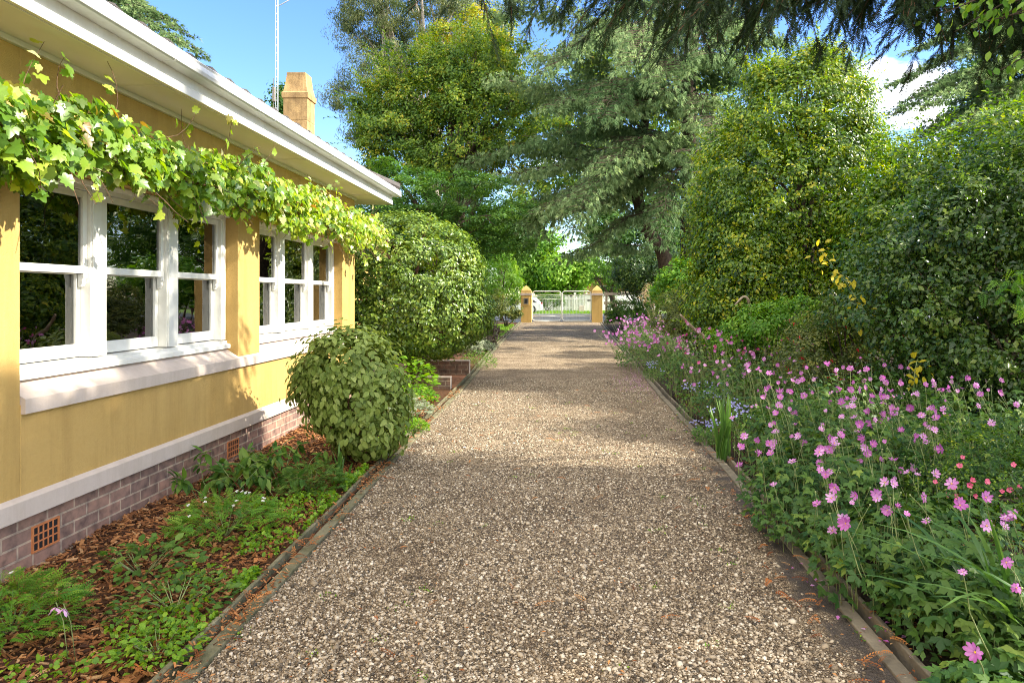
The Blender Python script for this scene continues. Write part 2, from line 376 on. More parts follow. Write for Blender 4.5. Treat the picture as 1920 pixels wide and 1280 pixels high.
M['chips']=leafmat('bark_chips',[(.05,.02,.01),(.15,.06,.022),(.27,.11,.04),(.38,.17,.06),(.46,.27,.13)],.85,0,.25)
M['lawn']=simple('lawn_grass',(.17,.26,.05),.9,col2=(.09,.16,.03),nscale=5,bump=1,bscale=80,spec=.2)
M['litter']=leafmat('dry_fronds',[(.16,.05,.015),(.38,.13,.035),(.5,.22,.07),(.55,.34,.16)],.8,.15,.25)
M['pavground']=simple('ground_cover_soil',(.06,.06,.03),.95,col2=(.03,.03,.015),nscale=2,bump=.6,bscale=20,spec=.2)

M['vine']=leafmat('grape_leaf',[(.28,.16,.03),(.07,.16,.02),(.13,.25,.025),(.24,.37,.035),(.42,.50,.07),(.62,.62,.34)],.36,.42,.6,1.7)
M['visc']=leafmat('broad_leaf',[(.09,.145,.025),(.15,.215,.04),(.225,.30,.065),(.33,.40,.12)],.5,.35,.3,1.5)
M['camB']=leafmat('hedge_leaf',[(.04,.085,.012),(.09,.165,.02),(.18,.28,.035),(.34,.42,.07)],.34,.3,.5,1.6)
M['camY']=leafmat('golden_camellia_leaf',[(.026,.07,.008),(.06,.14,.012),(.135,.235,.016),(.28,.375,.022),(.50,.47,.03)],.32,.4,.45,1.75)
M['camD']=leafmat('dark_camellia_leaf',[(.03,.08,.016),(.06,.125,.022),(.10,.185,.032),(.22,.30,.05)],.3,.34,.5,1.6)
M['cedar']=leafmat('cedar_needle',[(.07,.13,.05),(.15,.24,.10),(.25,.35,.16),(.36,.45,.21)],.8,.4,.1,1.35)
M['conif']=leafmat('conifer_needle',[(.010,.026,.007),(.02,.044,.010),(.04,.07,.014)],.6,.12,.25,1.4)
M['gum']=leafmat('gum_leaf',[(.06,.10,.03),(.11,.16,.05),(.18,.22,.08),(.25,.27,.10)],.5,.3,.4,1.4)
M['decid']=leafmat('deciduous_leaf',[(.04,.10,.012),(.09,.18,.02),(.16,.26,.028),(.28,.36,.035),(.52,.42,.04)],.5,.35,.35,1.6)
M['maple']=leafmat('layered_leaf',[(.03,.10,.018),(.06,.16,.024),(.10,.22,.03),(.17,.30,.035)],.45,.35,.4,1.5)
M['bright']=leafmat('bright_leaf',[(.05,.15,.015),(.09,.23,.02),(.16,.32,.03),(.27,.42,.05)],.5,.4,.35,1.6)
M['lime']=leafmat('lime_leaf',[(.08,.20,.015),(.15,.30,.02),(.26,.42,.03)],.5,.4,.4,1.6)
M['mid']=leafmat('garden_leaf',[(.035,.10,.015),(.065,.15,.022),(.11,.21,.03),(.19,.29,.05)],.5,.35,.3,1.6)
M['olive']=leafmat('olive_leaf',[(.05,.08,.02),(.10,.14,.03),(.18,.21,.04),(.28,.27,.06)],.5,.35,.4,1.5)
M['anem']=leafmat('anemone_leaf',[(.025,.075,.015),(.055,.125,.022),(.095,.175,.028),(.19,.27,.04)],.5,.32,.3,1.6)
M['grey']=leafmat('grey_leaf',[(.16,.2,.12),(.25,.29,.18),(.36,.38,.26)],.6,.3,.3,1.3)
M['blade']=leafmat('strap_leaf',[(.035,.095,.018),(.07,.16,.028),(.13,.24,.045)],.4,.35,.5,1.5)
M['petal']=leafmat('pink_petal',[(.38,.06,.31),(.50,.14,.43),(.62,.28,.57),(.72,.46,.70)],.6,.35,.3,1.25)
M['petalhot']=leafmat('hot_pink_petal',[(.45,.04,.18),(.60,.09,.30),(.70,.22,.45)],.6,.35,.3,1.25)
M['coral']=leafmat('coral_petal',[(.65,.06,.16),(.76,.15,.27),(.8,.3,.38)],.6,.35,.3,1.2)
M['red']=leafmat('red_petal',[(.45,.012,.015),(.6,.03,.03)],.5,.3,.3,1.2)
M['blue']=leafmat('blue_petal',[(.20,.20,.52),(.30,.30,.60),(.42,.42,.68)],.6,.35,.3,1.1)
M['whitep']=leafmat('white_petal',[(.7,.7,.66),(.8,.8,.78)],.6,.35,.3,1.05)
M['yellow']=simple('flower_centre',(.72,.42,.03),.7)
M['yleaf']=leafmat('yellow_leaf',[(.45,.40,.03),(.62,.52,.04)],.5,.4,.3,1.4)

# ------------------------------------------------------------ camera, light, sky
cam=bpy.data.cameras.new('Camera'); co=bpy.data.objects.new('Camera',cam); COL.objects.link(co); scene.camera=co
co.location=(0,0,H); co.rotation_euler=(R(90),0,0); cam.lens=24.0; cam.sensor_width=36
cam.shift_x=-(VU-960)/1920; cam.shift_y=-(640-VV)/1920; cam.clip_end=3000; cam.clip_start=.05

AZ,EL=93.0,36.0        # sun azimuth measured from +Y towards +X, elevation
sd=Vector((math.sin(R(AZ))*math.cos(R(EL)),math.cos(R(AZ))*math.cos(R(EL)),math.sin(R(EL))))
sun=bpy.data.lights.new('Sun','SUN'); so=bpy.data.objects.new('Sun',sun); COL.objects.link(so)
sun.energy=3.2; sun.angle=R(.8); sun.color=(1,.93,.80); so.rotation_euler=sd.to_track_quat('Z','Y').to_euler()
w=bpy.data.worlds.new('World'); scene.world=w; w.use_nodes=True; nt=w.node_tree; nt.nodes.clear()
wo=N(nt,'ShaderNodeOutputWorld'); bg=N(nt,'ShaderNodeBackground'); bg.inputs[1].default_value=.15
sky=N(nt,'ShaderNodeTexSky',sky_type='NISHITA',sun_disc=False); sky.sun_elevation=R(EL); sky.sun_rotation=R(AZ); sky.air_density=1.0; sky.dust_density=.3; sky.ozone_density=2.0
tc=N(nt,'ShaderNodeTexCoord'); mp=N(nt,'ShaderNodeMapping'); mp.inputs['Scale'].default_value=(1,1,2.2); nt.links.new(tc.outputs['Generated'],mp.inputs[0])
cn=N(nt,'ShaderNodeTexNoise'); cn.inputs['Scale'].default_value=3.4; cn.inputs['Detail'].default_value=8; cn.inputs['Roughness'].default_value=.55; nt.links.new(mp.outputs[0],cn.inputs['Vector'])
# visible cumulus towards the east (right) part of the sky
dp=N(nt,'ShaderNodeVectorMath',operation='DOT_PRODUCT'); nd=unit(np.array([.50,1,.30])); dp.inputs[1].default_value=tuple(nd); nt.links.new(tc.outputs['Generated'],dp.inputs[0])
dr=ramp(nt,[(.990,(0,0,0)),(.9995,(.13,.13,.13))]); nt.links.new(dp.outputs['Value'],dr.inputs[0])
ca=N(nt,'ShaderNodeMath',operation='ADD'); nt.links.new(cn.outputs['Fac'],ca.inputs[0]); nt.links.new(dr.outputs[0],ca.inputs[1])
dq=N(nt,'ShaderNodeVectorMath',operation='DOT_PRODUCT'); dq.inputs[1].default_value=(0,-.6,.8); nt.links.new(tc.outputs['Generated'],dq.inputs[0])  # unseen cloud cover added behind and overhead for neutral fill light
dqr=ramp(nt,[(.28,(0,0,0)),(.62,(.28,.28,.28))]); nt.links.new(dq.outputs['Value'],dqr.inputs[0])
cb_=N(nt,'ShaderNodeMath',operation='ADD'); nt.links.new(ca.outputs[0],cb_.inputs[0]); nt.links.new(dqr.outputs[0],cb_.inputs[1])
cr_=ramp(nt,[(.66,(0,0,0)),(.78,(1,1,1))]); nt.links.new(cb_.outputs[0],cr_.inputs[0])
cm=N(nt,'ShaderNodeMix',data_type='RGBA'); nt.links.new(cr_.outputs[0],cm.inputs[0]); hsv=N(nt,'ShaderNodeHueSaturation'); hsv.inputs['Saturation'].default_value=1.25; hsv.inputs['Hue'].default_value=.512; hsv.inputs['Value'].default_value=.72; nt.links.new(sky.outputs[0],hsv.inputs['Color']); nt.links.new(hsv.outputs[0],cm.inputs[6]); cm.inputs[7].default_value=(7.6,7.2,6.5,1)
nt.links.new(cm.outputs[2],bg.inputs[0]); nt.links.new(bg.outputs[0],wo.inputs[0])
scene.view_settings.view_transform='Standard'; scene.view_settings.look='None'; scene.view_settings.exposure=1.88; scene.view_settings.gamma=1
scene.render.engine='CYCLES'; scene.cycles.max_bounces=8; scene.cycles.transparent_max_bounces=12; scene.cycles.use_denoising=True; scene.cycles.denoiser='OPENIMAGEDENOISE'; scene.cycles.denoising_input_passes='RGB_ALBEDO_NORMAL'; scene.cycles.denoising_prefilter='NONE'
scene.cycles.sample_clamp_indirect=6; scene.cycles.filter_width=1.0; scene.cycles.pixel_filter_type='BLACKMAN_HARRIS'
# ------------------------------------------------------------ the ground
def XL(Y): return np.interp(Y,[0,2.9,7.1,12.8,22,36.5,38],[-1.58,-1.59,-1.70,-1.79,-2.05,-2.25,-2.25])
def XR(Y): return np.interp(Y,[0,2.9,7.1,12.8,22,36.5,38],[1.42,1.44,1.54,1.60,1.72,1.95,1.95])
def sheet(name, ys, xl, xr, nx, zf, m, tintf=None):
    ys=np.asarray(ys); t=np.linspace(0,1,nx)
    X=xl[:,None]*(1-t)+xr[:,None]*t; Yg=np.repeat(ys[:,None],nx,1); Z=zf(X,Yg)
    V=np.stack([X,Yg,Z],-1).reshape(-1,3); ny=len(ys)
    i=(np.arange(ny-1)[:,None]*nx+np.arange(nx-1)).ravel()
    b=Buf(); b.add(V,[np.stack([i,i+1,i+nx+1,i+nx],1)],0,tintf(X,Yg).ravel() if tintf else None)
    o=obj(name,b,m); tag(o,kind='structure'); return o
ysg=np.concatenate([[-400,-60,-12],np.linspace(-6,44,101),[60,80,120,200,400,900]])
one=np.ones_like(ysg)
sheet('ground',ysg,-900*one,900*one,61,lambda X,Y:gz(Y)-.09,M['pavground'])
yd=np.linspace(-3,37.6,300)
def drz(X,Y): return gz(Y)+.012*np.sin(X*3.1+Y*.7)*np.cos(Y*1.3)*.6 - .02*np.clip(np.abs(X+.05)-1.1,0,1)
def silt(X,Y):
    d=XR(Y)-X; return np.clip(1.2-d/.36,0,1)*np.clip(1-np.abs(Y-4)/16,.35,1)
driveway=sheet('driveway',yd,XL(yd),XR(yd),26,drz,M['gravel'],silt)
yb=np.linspace(-3,37,200)
def bedz(X,Y): return gz(Y)-.03+.03*np.sin(X*4+Y*2.1)*np.sin(Y*1.7-X)
sheet('left_garden_bed',yb,-3.5+0*yb,XL(yb)-.1,14,bedz,M['mulch'])
yl=np.linspace(10.8,37,120)
sheet('far_left_ground',yl,-30+0*yl,-3.5+0*yl,14,lambda X,Y:gz(Y)-.035,M['soil'])
sheet('right_garden_bed',yb,XR(yb)+.2,14+0*yb,30,lambda X,Y:gz(Y)-.02+.03*np.sin(X*4+Y*2.1)*np.sin(Y*1.7-X)+.05*np.clip(X-1.7,0,3),M['soil'])

# edging strips
def edging(name, side, m):
    b=Buf(); y=-1.0
    while y<36.5:
        L=rnd.uniform(.55,1.3); j=rnd.uniform(-.008,.008); zz=rnd.uniform(-.004,.006)
        for (o0,o1,z1,off) in ((0,.075,.008,0),(.115,.142,.032,.006)):
            if side<0: xa,xb=XL(y),XL(y+L)
            else: xa,xb=XR(y),XR(y+L)
            s=side; g0,g1=float(gz(y)),float(gz(y+L))
            V=[]
            for (yy,xx,g) in ((y+.006,xa,g0),(y+L-.006,xb,g1)):
                for o_,z_ in ((o0,-.07),(o0,z1),(o1,z1),(o1,-.07)):
                    V.append((xx+s*(o_+j+off),yy,g+z_+zz))
            b.add(V,[[(0,1,2,3),(7,6,5,4),(0,4,5,1),(1,5,6,2),(2,6,7,3),(3,7,4,0)]])
        y+=L
    o=obj(name,b,m,bevel=.006,smooth=False); tag(o,kind='structure'); return o
edging('kerb',-1,M['paverL']); edging('stone_kerb',1,M['paverR'])

# loose pebbles on the drive (nearest metres), bark chips and fallen fronds
def ico():
    t=(1+5**.5)/2; V=unit(np.array([(-1,t,0),(1,t,0),(-1,-t,0),(1,-t,0),(0,-1,t),(0,1,t),(0,-1,-t),(0,1,-t),(t,0,-1),(t,0,1),(-t,0,-1),(-t,0,1)],float))
    Fc=[(0,11,5),(0,5,1),(0,1,7),(0,7,10),(0,10,11),(1,5,9),(5,11,4),(11,10,2),(10,7,6),(7,1,8),(3,9,4),(3,4,2),(3,2,6),(3,6,8),(3,8,9),(4,9,5),(2,4,11),(6,2,10),(8,6,7),(9,8,1)]
    return V,[np.array(Fc)]
ICO=ico()
def flat3(pos,size,aniso,tint,b,tmpl,tiltamt=.25,mi=0):
    n=len(pos); ang=np.random.rand(n)*6.283
    y=np.stack([np.cos(ang),np.sin(ang),np.random.normal(0,tiltamt,n)],1); nrm=np.stack([np.random.normal(0,tiltamt,n),np.random.normal(0,tiltamt,n),np.ones(n)],1)
    leaves(b,pos,y,nrm,size,tmpl,tint,mi,aniso)
b=Buf(); n=110000
Yp=2.55+ (np.random.rand(n)**2.0)*11; Xp=XL(Yp)+ (XR(Yp)-XL(Yp))*np.random.rand(n)
pm=np.sin(Xp*3.1+np.sin(Yp*1.7)*2)*np.sin(Yp*1.3+np.sin(Xp*2.3)*1.5)+.4*np.sin(Xp*9+Yp*7)
keep=(np.random.rand(n)> silt(Xp,Yp)*1.1)&(np.random.rand(n)>np.clip((pm-.35)*1.2,0,.8))
Xp,Yp=Xp[keep],Yp[keep]
pv,pf=ICO; pebt=(pv*np.array([1,1.25,.62]),pf)
flat3(np.stack([Xp,Yp,drz(Xp,Yp)+.002],1),np.random.gamma(6,.0063/6,len(Xp)),.95,np.random.rand(len(Xp)),b,pebt,.35)
tag(obj('gravel',b,M['pebble']),'small rounded buff and grey river pebbles loose on the driveway','gravel',kind='stuff')
# bark mulch chips
chip=T([(-.5,-.12,0),(.5,-.1,.02),(.45,.13,.03),(-.4,.1,.0),(-.5,-.1,-.09),(.5,-.1,-.08),(.45,.12,-.06),(-.4,.1,-.08)],[(0,1,2,3),(0,4,5,1),(1,5,6,2),(2,6,7,3),(3,7,4,0)])
b=Buf(); n=22000
Yp=2.2+(np.random.rand(n)**1.3)*9; Xp=-3.32+(XL(Yp)+3.25-.17)*np.random.rand(n)
flat3(np.stack([Xp,Yp,bedz(Xp,Yp)+.012+.02*np.random.rand(n)],1),np.random.gamma(4,.042/4,n),.8,np.clip(np.random.normal(.42,.32,n),0,1),b,chip,.35)
n=2600; Yp=2.3+(np.random.rand(n))**1.2*10; Xp=XL(Yp)-np.random.uniform(.0,.17,n); ck=np.sin(Yp*2.3)+np.sin(Yp*5.1+1)+np.random.normal(0,.7,n)>.1; Yp,Xp=Yp[ck],Xp[ck]; n=len(Yp)
flat3(np.stack([Xp,Yp,gz(Yp)+.012+.03*np.random.rand(n)],1),np.random.uniform(.012,.045,n),.8,np.clip(np.random.normal(.5,.3,n),0,1),b,chip,.35)
n=5000; Yp=2.3+(np.random.rand(n))*9; Xp=XR(Yp)+.22+1.3*np.random.rand(n)
flat3(np.stack([Xp,Yp,gz(Yp)+.01+.05*np.clip(Xp-1.7,0,3)+.02*np.random.rand(n)],1),np.random.uniform(.015,.045,n),.8,np.clip(np.random.normal(.25,.2,n),0,1),b,chip,.3)
tag(obj('bark_mulch',b,M['chips'],smooth=False),'shredded red brown bark mulch covering the garden beds','mulch',kind='stuff')
# dry conifer fronds and leaves
b=Buf()
def litter(n,fx,y0,y1,zoff,s0,s1):
    Y=y0+(np.random.rand(n)**1.5)*(y1-y0); X=fx(Y,np.random.rand(n)); flat3(np.stack([X,Y,gz(Y)+zoff+.008*np.random.rand(n)],1),np.random.uniform(s0,s1,n),(.5 if s1>.06 else .8),np.clip(np.random.normal(.4,.28,n),0,1),b,FERN if s1>.06 else DIAM,.14)
litter(110,lambda Y,r:XL(Y)+(XR(Y)-XL(Y))*r,2.6,12,.012,.04,.11)
litter(90,lambda Y,r:XL(Y)-.02-.25*r**2,2.6,9,.03,.05,.13)
litter(120,lambda Y,r:XL(Y)-.05-1.2*r,2.4,9,.035,.05,.12)
litter(70,lambda Y,r:XR(Y)-.3+.5*r,2.4,8,.02,.05,.13)
litter(420,lambda Y,r:XL(Y)+(XR(Y)-XL(Y))*r,2.6,14,.012,.012,.03)
litter(260,lambda Y,r:XR(Y)-.25+.45*r,2.4,9,.014,.012,.03)
litter(260,lambda Y,r:XL(Y)+.12-.35*r,2.6,9,.02,.012,.035)
tag(obj('leaf_litter',b,M['litter']),'dry orange brown needle fronds fallen over drive edges and mulch','leaf litter',kind='stuff')
# fallen mauve petals beneath the farthest blooms
b=Buf(); n=420; Y=np.random.normal(13.2,1.1,n); X=XR(Y)-.02-np.abs(np.random.normal(0,.3,n))
flat3(np.stack([X,Y,drz(X,Y)+.014],1),np.random.uniform(.015,.03,n),1.2,np.random.rand(n),b,DIAM,.15)
n=26; Y=np.random.uniform(3,4.6,n); X=XR(Y)+np.random.uniform(-.1,.2,n)
flat3(np.stack([X,Y,.02+0*X],1),np.random.uniform(.02,.035,n),1.2,np.random.rand(n),b,DIAM,.15)
tag(obj('fallen_petals',b,M['petal']),'mauve petals fallen on the gravel beside the flower bed','petals',kind='stuff')

b=Buf(); n=900; k=np.random.randint(0,60,n); wy=np.random.uniform(2.8,12,60); wx=XL(wy)+(XR(wy)-XL(wy))*np.random.rand(60)**.8
X=wx[k]+np.random.normal(0,.03,n); Y=wy[k]+np.random.normal(0,.03,n); X=np.clip(X,XL(Y)+.01,XR(Y)-.01)
leaves(b,np.stack([X,Y,drz(X,Y)+.004],1),rs(n)+[0,0,.5],rs(n)*.5+[0,0,1],np.random.uniform(.008,.018,n),OVAL,np.random.rand(n))
tag(obj('gravel_weeds',b,M['lime']),'tiny green weeds sprouting between the gravel stones','weeds',kind='stuff')
# lawn patch left far, verge, road beyond the gate
def slab(name,x0,x1,y0,y1,z,m,nx=8,ny=8):
    ys=np.linspace(y0,y1,ny); return sheet(name,ys,x0+0*ys,x1+0*ys,nx,lambda X,Y:z+0*X,m)
slab('road',-60,60,41,56,.192,M['asphalt'])
slab('lawn_verge',-60,60,56,72,.196,M['lawn'])
slab('gravel_path',-3.2,2.8,37.5,41,.20,M['asphalt'])
ys=np.linspace(20,34,40); sheet('lawn',ys,-5+0*ys,XL(ys)-.22,10,lambda X,Y:gz(Y)-.012,M['lawn'])
b=Buf(); n=9000; Y=np.random.uniform(20,34,n); X=-4.6+(XL(Y)-.25+4.6)*np.random.rand(n)
leaves(b,np.stack([X,Y,gz(Y)-.01],1),rs(n)*.5+[0,0,1],rs(n),np.random.uniform(.05,.11,n),LANCE,np.random.rand(n))
n=14000; Y=np.random.uniform(56.2,64,n); X=np.random.uniform(-6,8,n)
leaves(b,np.stack([X,Y,.2+0*X],1),rs(n)*.5+[0,0,1],rs(n),np.random.uniform(.08,.2,n),LANCE,np.random.rand(n))
tag(obj('grass',b,M['lime']),'short bright green grass blades on the lawn and verge','grass',kind='stuff')

# ------------------------------------------------------------ the house
A=3.30; AW=3.42
def zc(z): return H+z      # heights measured from the eye level
house=empty('house',(-3.6,5,0),'yellow ochre rendered bungalow with white sash windows and brick footing','house')
b=Buf()
ends=(4.145,6.92,7.41,10.18,10.78)
SILL,HEAD,SOF=zc(-.52),zc(.83),zc(1.54)
box(b,-3.58,-A,-3.5,4.145,zc(-1.222)-.02,SOF)                       # blind wall near the viewer
box(b,-3.58,-A,4.145,10.78,zc(-1.222)-.02,zc(-.66))                  # below the sills
box(b,-3.58,-A,6.92,7.41,zc(-.66),HEAD); box(b,-3.58,-A,10.18,10.78,zc(-.66),HEAD)
box(b,-3.58,-A,4.145,10.78,HEAD,SOF)
box(b,-3.58,-3.5,4.145,6.92,zc(-.66),zc(-.53)); box(b,-3.58,-3.5,7.41,10.18,zc(-.66),zc(-.53))
box(b,-9,-3.58,10.5,10.78,.0,SOF)                                    # end wall
box(b,-9,-3.58,-3.5,-3.3,.0,SOF)
wall=part('wall',b,M['stucco'],house,smooth=False,bevel=.006)
b=Buf(); box(b,-3.56,-3.305,-3.5,10.76,-.2,zc(-1.222)); part('brick_footing',b,M['brickY'],house,smooth=False)
b=Buf(); prism(b,[(-3.4,zc(-1.35)),(-3.265,zc(-1.35)),(-3.265,zc(-1.236)),(-3.297,zc(-1.222)+.008),(-3.4,zc(-1.222)+.008)],'y',-3.5,10.8)
part('plinth_band',b,M['cream'],house,smooth=False,bevel=.004)
b=Buf(); prism(b,[(-3.5,zc(-.718)),(-3.272,zc(-.718)),(-3.272,zc(-.628)),(-3.42,zc(-.532)),(-3.5,zc(-.532))],'y',4.15,6.915)
prism(b,[(-3.5,zc(-.718)),(-3.272,zc(-.718)),(-3.272,zc(-.628)),(-3.42,zc(-.532)),(-3.5,zc(-.532))],'y',7.415,10.175)
prism(b,[(-3.36,zc(-.718)),(-3.272,zc(-.718)),(-3.272,zc(-.628)),(-3.297,zc(-.612)),(-3.36,zc(-.612))],'y',6.915,7.415)
prism(b,[(-3.36,zc(-.718)),(-3.272,zc(-.718)),(-3.272,zc(-.628)),(-3.297,zc(-.612)),(-3.36,zc(-.612))],'y',10.175,10.80)
part('sill_band',b,M['cream'],house,smooth=False)
# terracotta vent
def vent(y0,y1):
    b=Buf(); z0,z1=.05,.217; xo,xi=-3.296,-3.36
    box(b,xi,xo,y0,y0+.012,z0,z1); box(b,xi,xo,y1-.012,y1,z0,z1); box(b,xi,xo,y0+.012,y1-.012,z0,z0+.012); box(b,xi,xo,y0+.012,y1-.012,z1-.012,z1)
    ny,nz=5,3; wy=(y1-y0-.024)/ny; wz=(z1-z0-.024)/nz
    for i in range(1,ny): box(b,xi,xo-.003,y0+.012+i*wy-.005,y0+.012+i*wy+.005,z0+.012,z1-.012)
    for k in range(1,nz): box(b,xi,xo-.0045,y0+.012,y1-.012,z0+.012+k*wz-.005,z0+.012+k*wz+.005)
    v=part('air_vent',b,M['terracotta'],house,smooth=False)
    b=Buf(); box(b,-3.304,-3.302,y0+.01,y1-.01,z0+.01,z1-.01); sub('vent_hole_shade',b,M['dark'],v,smooth=False)  # black sheet, paints in the darkness of the vent holes
vent(4.237,4.465); vent(6.70,6.93)
# eave, fascia, gutter, roof
YE=11.55
b=Buf(); box(b,-A-.26,-2.925,-3.5,YE,SOF+.001,SOF+.012)
box(b,-A,-A+.03,-3.5,10.8,SOF-.035,SOF)
for y in (-.4,2.3,5.005,7.7,10.4): box(b,-A+.03,-2.93,y-.02,y+.02,SOF-.005,SOF+.0005)
box(b,-9,-A-.26,10.78,YE,SOF+.001,SOF+.012)
part('soffit',b,M['soffit'],house,smooth=False)
b=Buf()
prism(b,[(-2.925,zc(1.545)),(-2.895,zc(1.545)),(-2.895,zc(1.61)),(-2.905,zc(1.615)),(-2.905,zc(1.78)),(-2.925,zc(1.78))],'y',-3.5,YE+.02)
box(b,-9,-2.925,YE,YE+.022,zc(1.545),zc(1.78))
part('fascia',b,M['white'],house,smooth=False,bevel=.003)
b=Buf()
prof=[(-2.903,1.69),(-2.80,1.69),(-2.785,1.70),(-2.776,1.725),(-2.779,1.75),(-2.788,1.77),(-2.780,1.785),(-2.786,1.793),(-2.798,1.788),(-2.80,1.765),(-2.80,1.72),(-2.81,1.702),(-2.903,1.702)]
prism(b,[(x,zc(z)) for x,z in prof],'y',-3.5,YE+.12)
for y in (2.1,3.5,4.9,6.6,8.3,10.0):
    prism(b,[(x+(.004 if x>-2.85 else 0),zc(z)+(-.003 if z<1.7 else 0)) for x,z in prof[:7]]+[(-2.903,zc(1.77))],'y',y,y+.02)
box(b,-9,-2.78,YE+.12,YE+.135,zc(1.69),zc(1.785))
part('gutter',b,M['gutter'],house,smooth=False)
# tiled hip roof
b=Buf(); SL=math.tan(R(21)); n=0
def roofpt(x,y,dz=0): return (x,y,zc(1.80)+(-2.83-x)*SL+dz)
rows=26
for r in range(rows):
    x0=-2.83-r*.27; x1=x0-.29
    yend0=YE+.06-(-2.83-x0); yend1=YE+.06-(-2.83-x1)
    ys_=np.arange(-3.5,yend0,.15); 
    V=[];
    for y in ys_:
        wv=.018*math.sin((y%.3)/.3*2*math.pi)
        V+=[roofpt(x0,y,wv+.028),roofpt(x1,min(y,yend1),wv),roofpt(x0,y,wv+.012)]
    k=len(ys_); V=np.array(V)
    i=np.arange(k-1)*3
    b.add(V,[np.stack([i,i+3,i+4,i+1],1),np.stack([i+2,i+5,i+3,i],1)])
xr=-2.83-rows*.27
V=[(-2.83,YE+.06,zc(1.80)),(xr,YE+.06-(-2.83-xr),zc(1.80)+(-2.83-xr)*SL),(2*xr+2.83,YE+.06,zc(1.80))]
b.add(V,[[(0,2,1)]])
tube(b,[(-2.83,YE+.06,zc(1.84)),(xr,YE+.06-(-2.83-xr),zc(1.84)+(-2.83-xr)*SL)],.09,8)
part('roof',b,M['tile'],house,smooth=False)
# rear wing under the chimney
wing=Buf(); box(wing,-9.5,-4.9,12.2,19,0,3.0); part('wing_wall',wing,M['stucco'],house,smooth=False)
b=Buf(); prism(b,[(-10,3.05),(-4.5,3.05),(-4.5,3.1),(-7.2,4.3),(-10,3.1)],'y',11.9,19.4); part('wing_roof',b,M['tile'],house,smooth=False)
# chimney
b=Buf(); cx,cy=-5.90,15.23
def ring(z,hx,hy): return [(cx-hx,cy-hy,z),(cx+hx,cy-hy,z),(cx+hx,cy+hy,z),(cx-hx,cy+hy,z)]
hx,hy=.262,.232
prof=[(3.0,hx,hy),(zc(3.93),hx,hy),(zc(3.935),hx+.014,hy+.014),(zc(4.0)-.03,hx+.014,hy+.014),(zc(4.18)-.03,hx+.03,hy+.03),(zc(4.19)-.03,hx,hy),(zc(4.42),hx-.045,hy-.04),(zc(4.80),hx-.075,hy-.07),(zc(4.93),hx-.085,hy-.08)]
# lower band line, projecting collar, then the tapered cap
prof=[(3.0,hx,hy),(zc(3.84),hx,hy),(zc(3.845),hx-.006,hy-.006),(zc(3.865),hx-.006,hy-.006),(zc(3.87),hx,hy),(zc(4.34),hx,hy),(zc(4.35),hx+.025,hy+.025),(zc(4.47),hx+.03,hy+.03),(zc(4.49),hx+.005,hy+.005),(zc(4.66),hx-.028,hy-.026),(zc(4.86),hx-.05,hy-.05),(zc(4.93),hx-.055,hy-.05),(zc(4.93),hx-.12,hy-.12),(zc(4.7),hx-.12,hy-.12)]
V=[];Fq=[]
for z,a_,b_ in prof: V+=ring(z,a_,b_)
for i in range(len(prof)-1):
    for k in range(4): Fq.append((i*4+k,i*4+(k+1)%4,(i+1)*4+(k+1)%4,(i+1)*4+k))
b.add(V,[np.array(Fq),np.array([[(len(prof)-1)*4+k for k in range(4)]])])
part('chimney',b,M['chim'],house,smooth=False,bevel=.006)
# lattice mast beside the chimney
mast=empty('antenna_mast',P(519,400,13.0)*[1,1,0]+[0,0,2.9],'thin galvanised lattice antenna mast rising behind the roof beside the chimney','antenna')
b=Buf(); mx0=P(519,300,13)[0]
for dx,dy in ((-.022,0),(.022,0),(0,.038)): tube(b,[(mx0+dx,13+dy,2.9),(mx0+dx,13+dy,8.6)],.0065,6)
z=3.0
k=0
while z<8.5:
    pts=[(mx0-.022,13,z),(mx0+.022,13,z+.05),(mx0,13.038,z+.1),(mx0-.022,13,z+.15)]
    tube(b,pts,.0035,4); z+=.15
part('mast',b,M['metal'],mast)
b=Buf(); tube(b,[(mx0,13,7.15),(mx0+.42,13.1,7.45)],.009,6); part('stay_arm',b,M['metal'],mast)
b=Buf(); box(b,mx0-.075,mx0-.03,12.97,13.04,5.35,5.62); tube(b,[(mx0-.06,13,5.2),(mx0-.06,13,5.8)],.008,6); part('antenna_box',b,M['timber'],mast,smooth=False,bevel=.006)

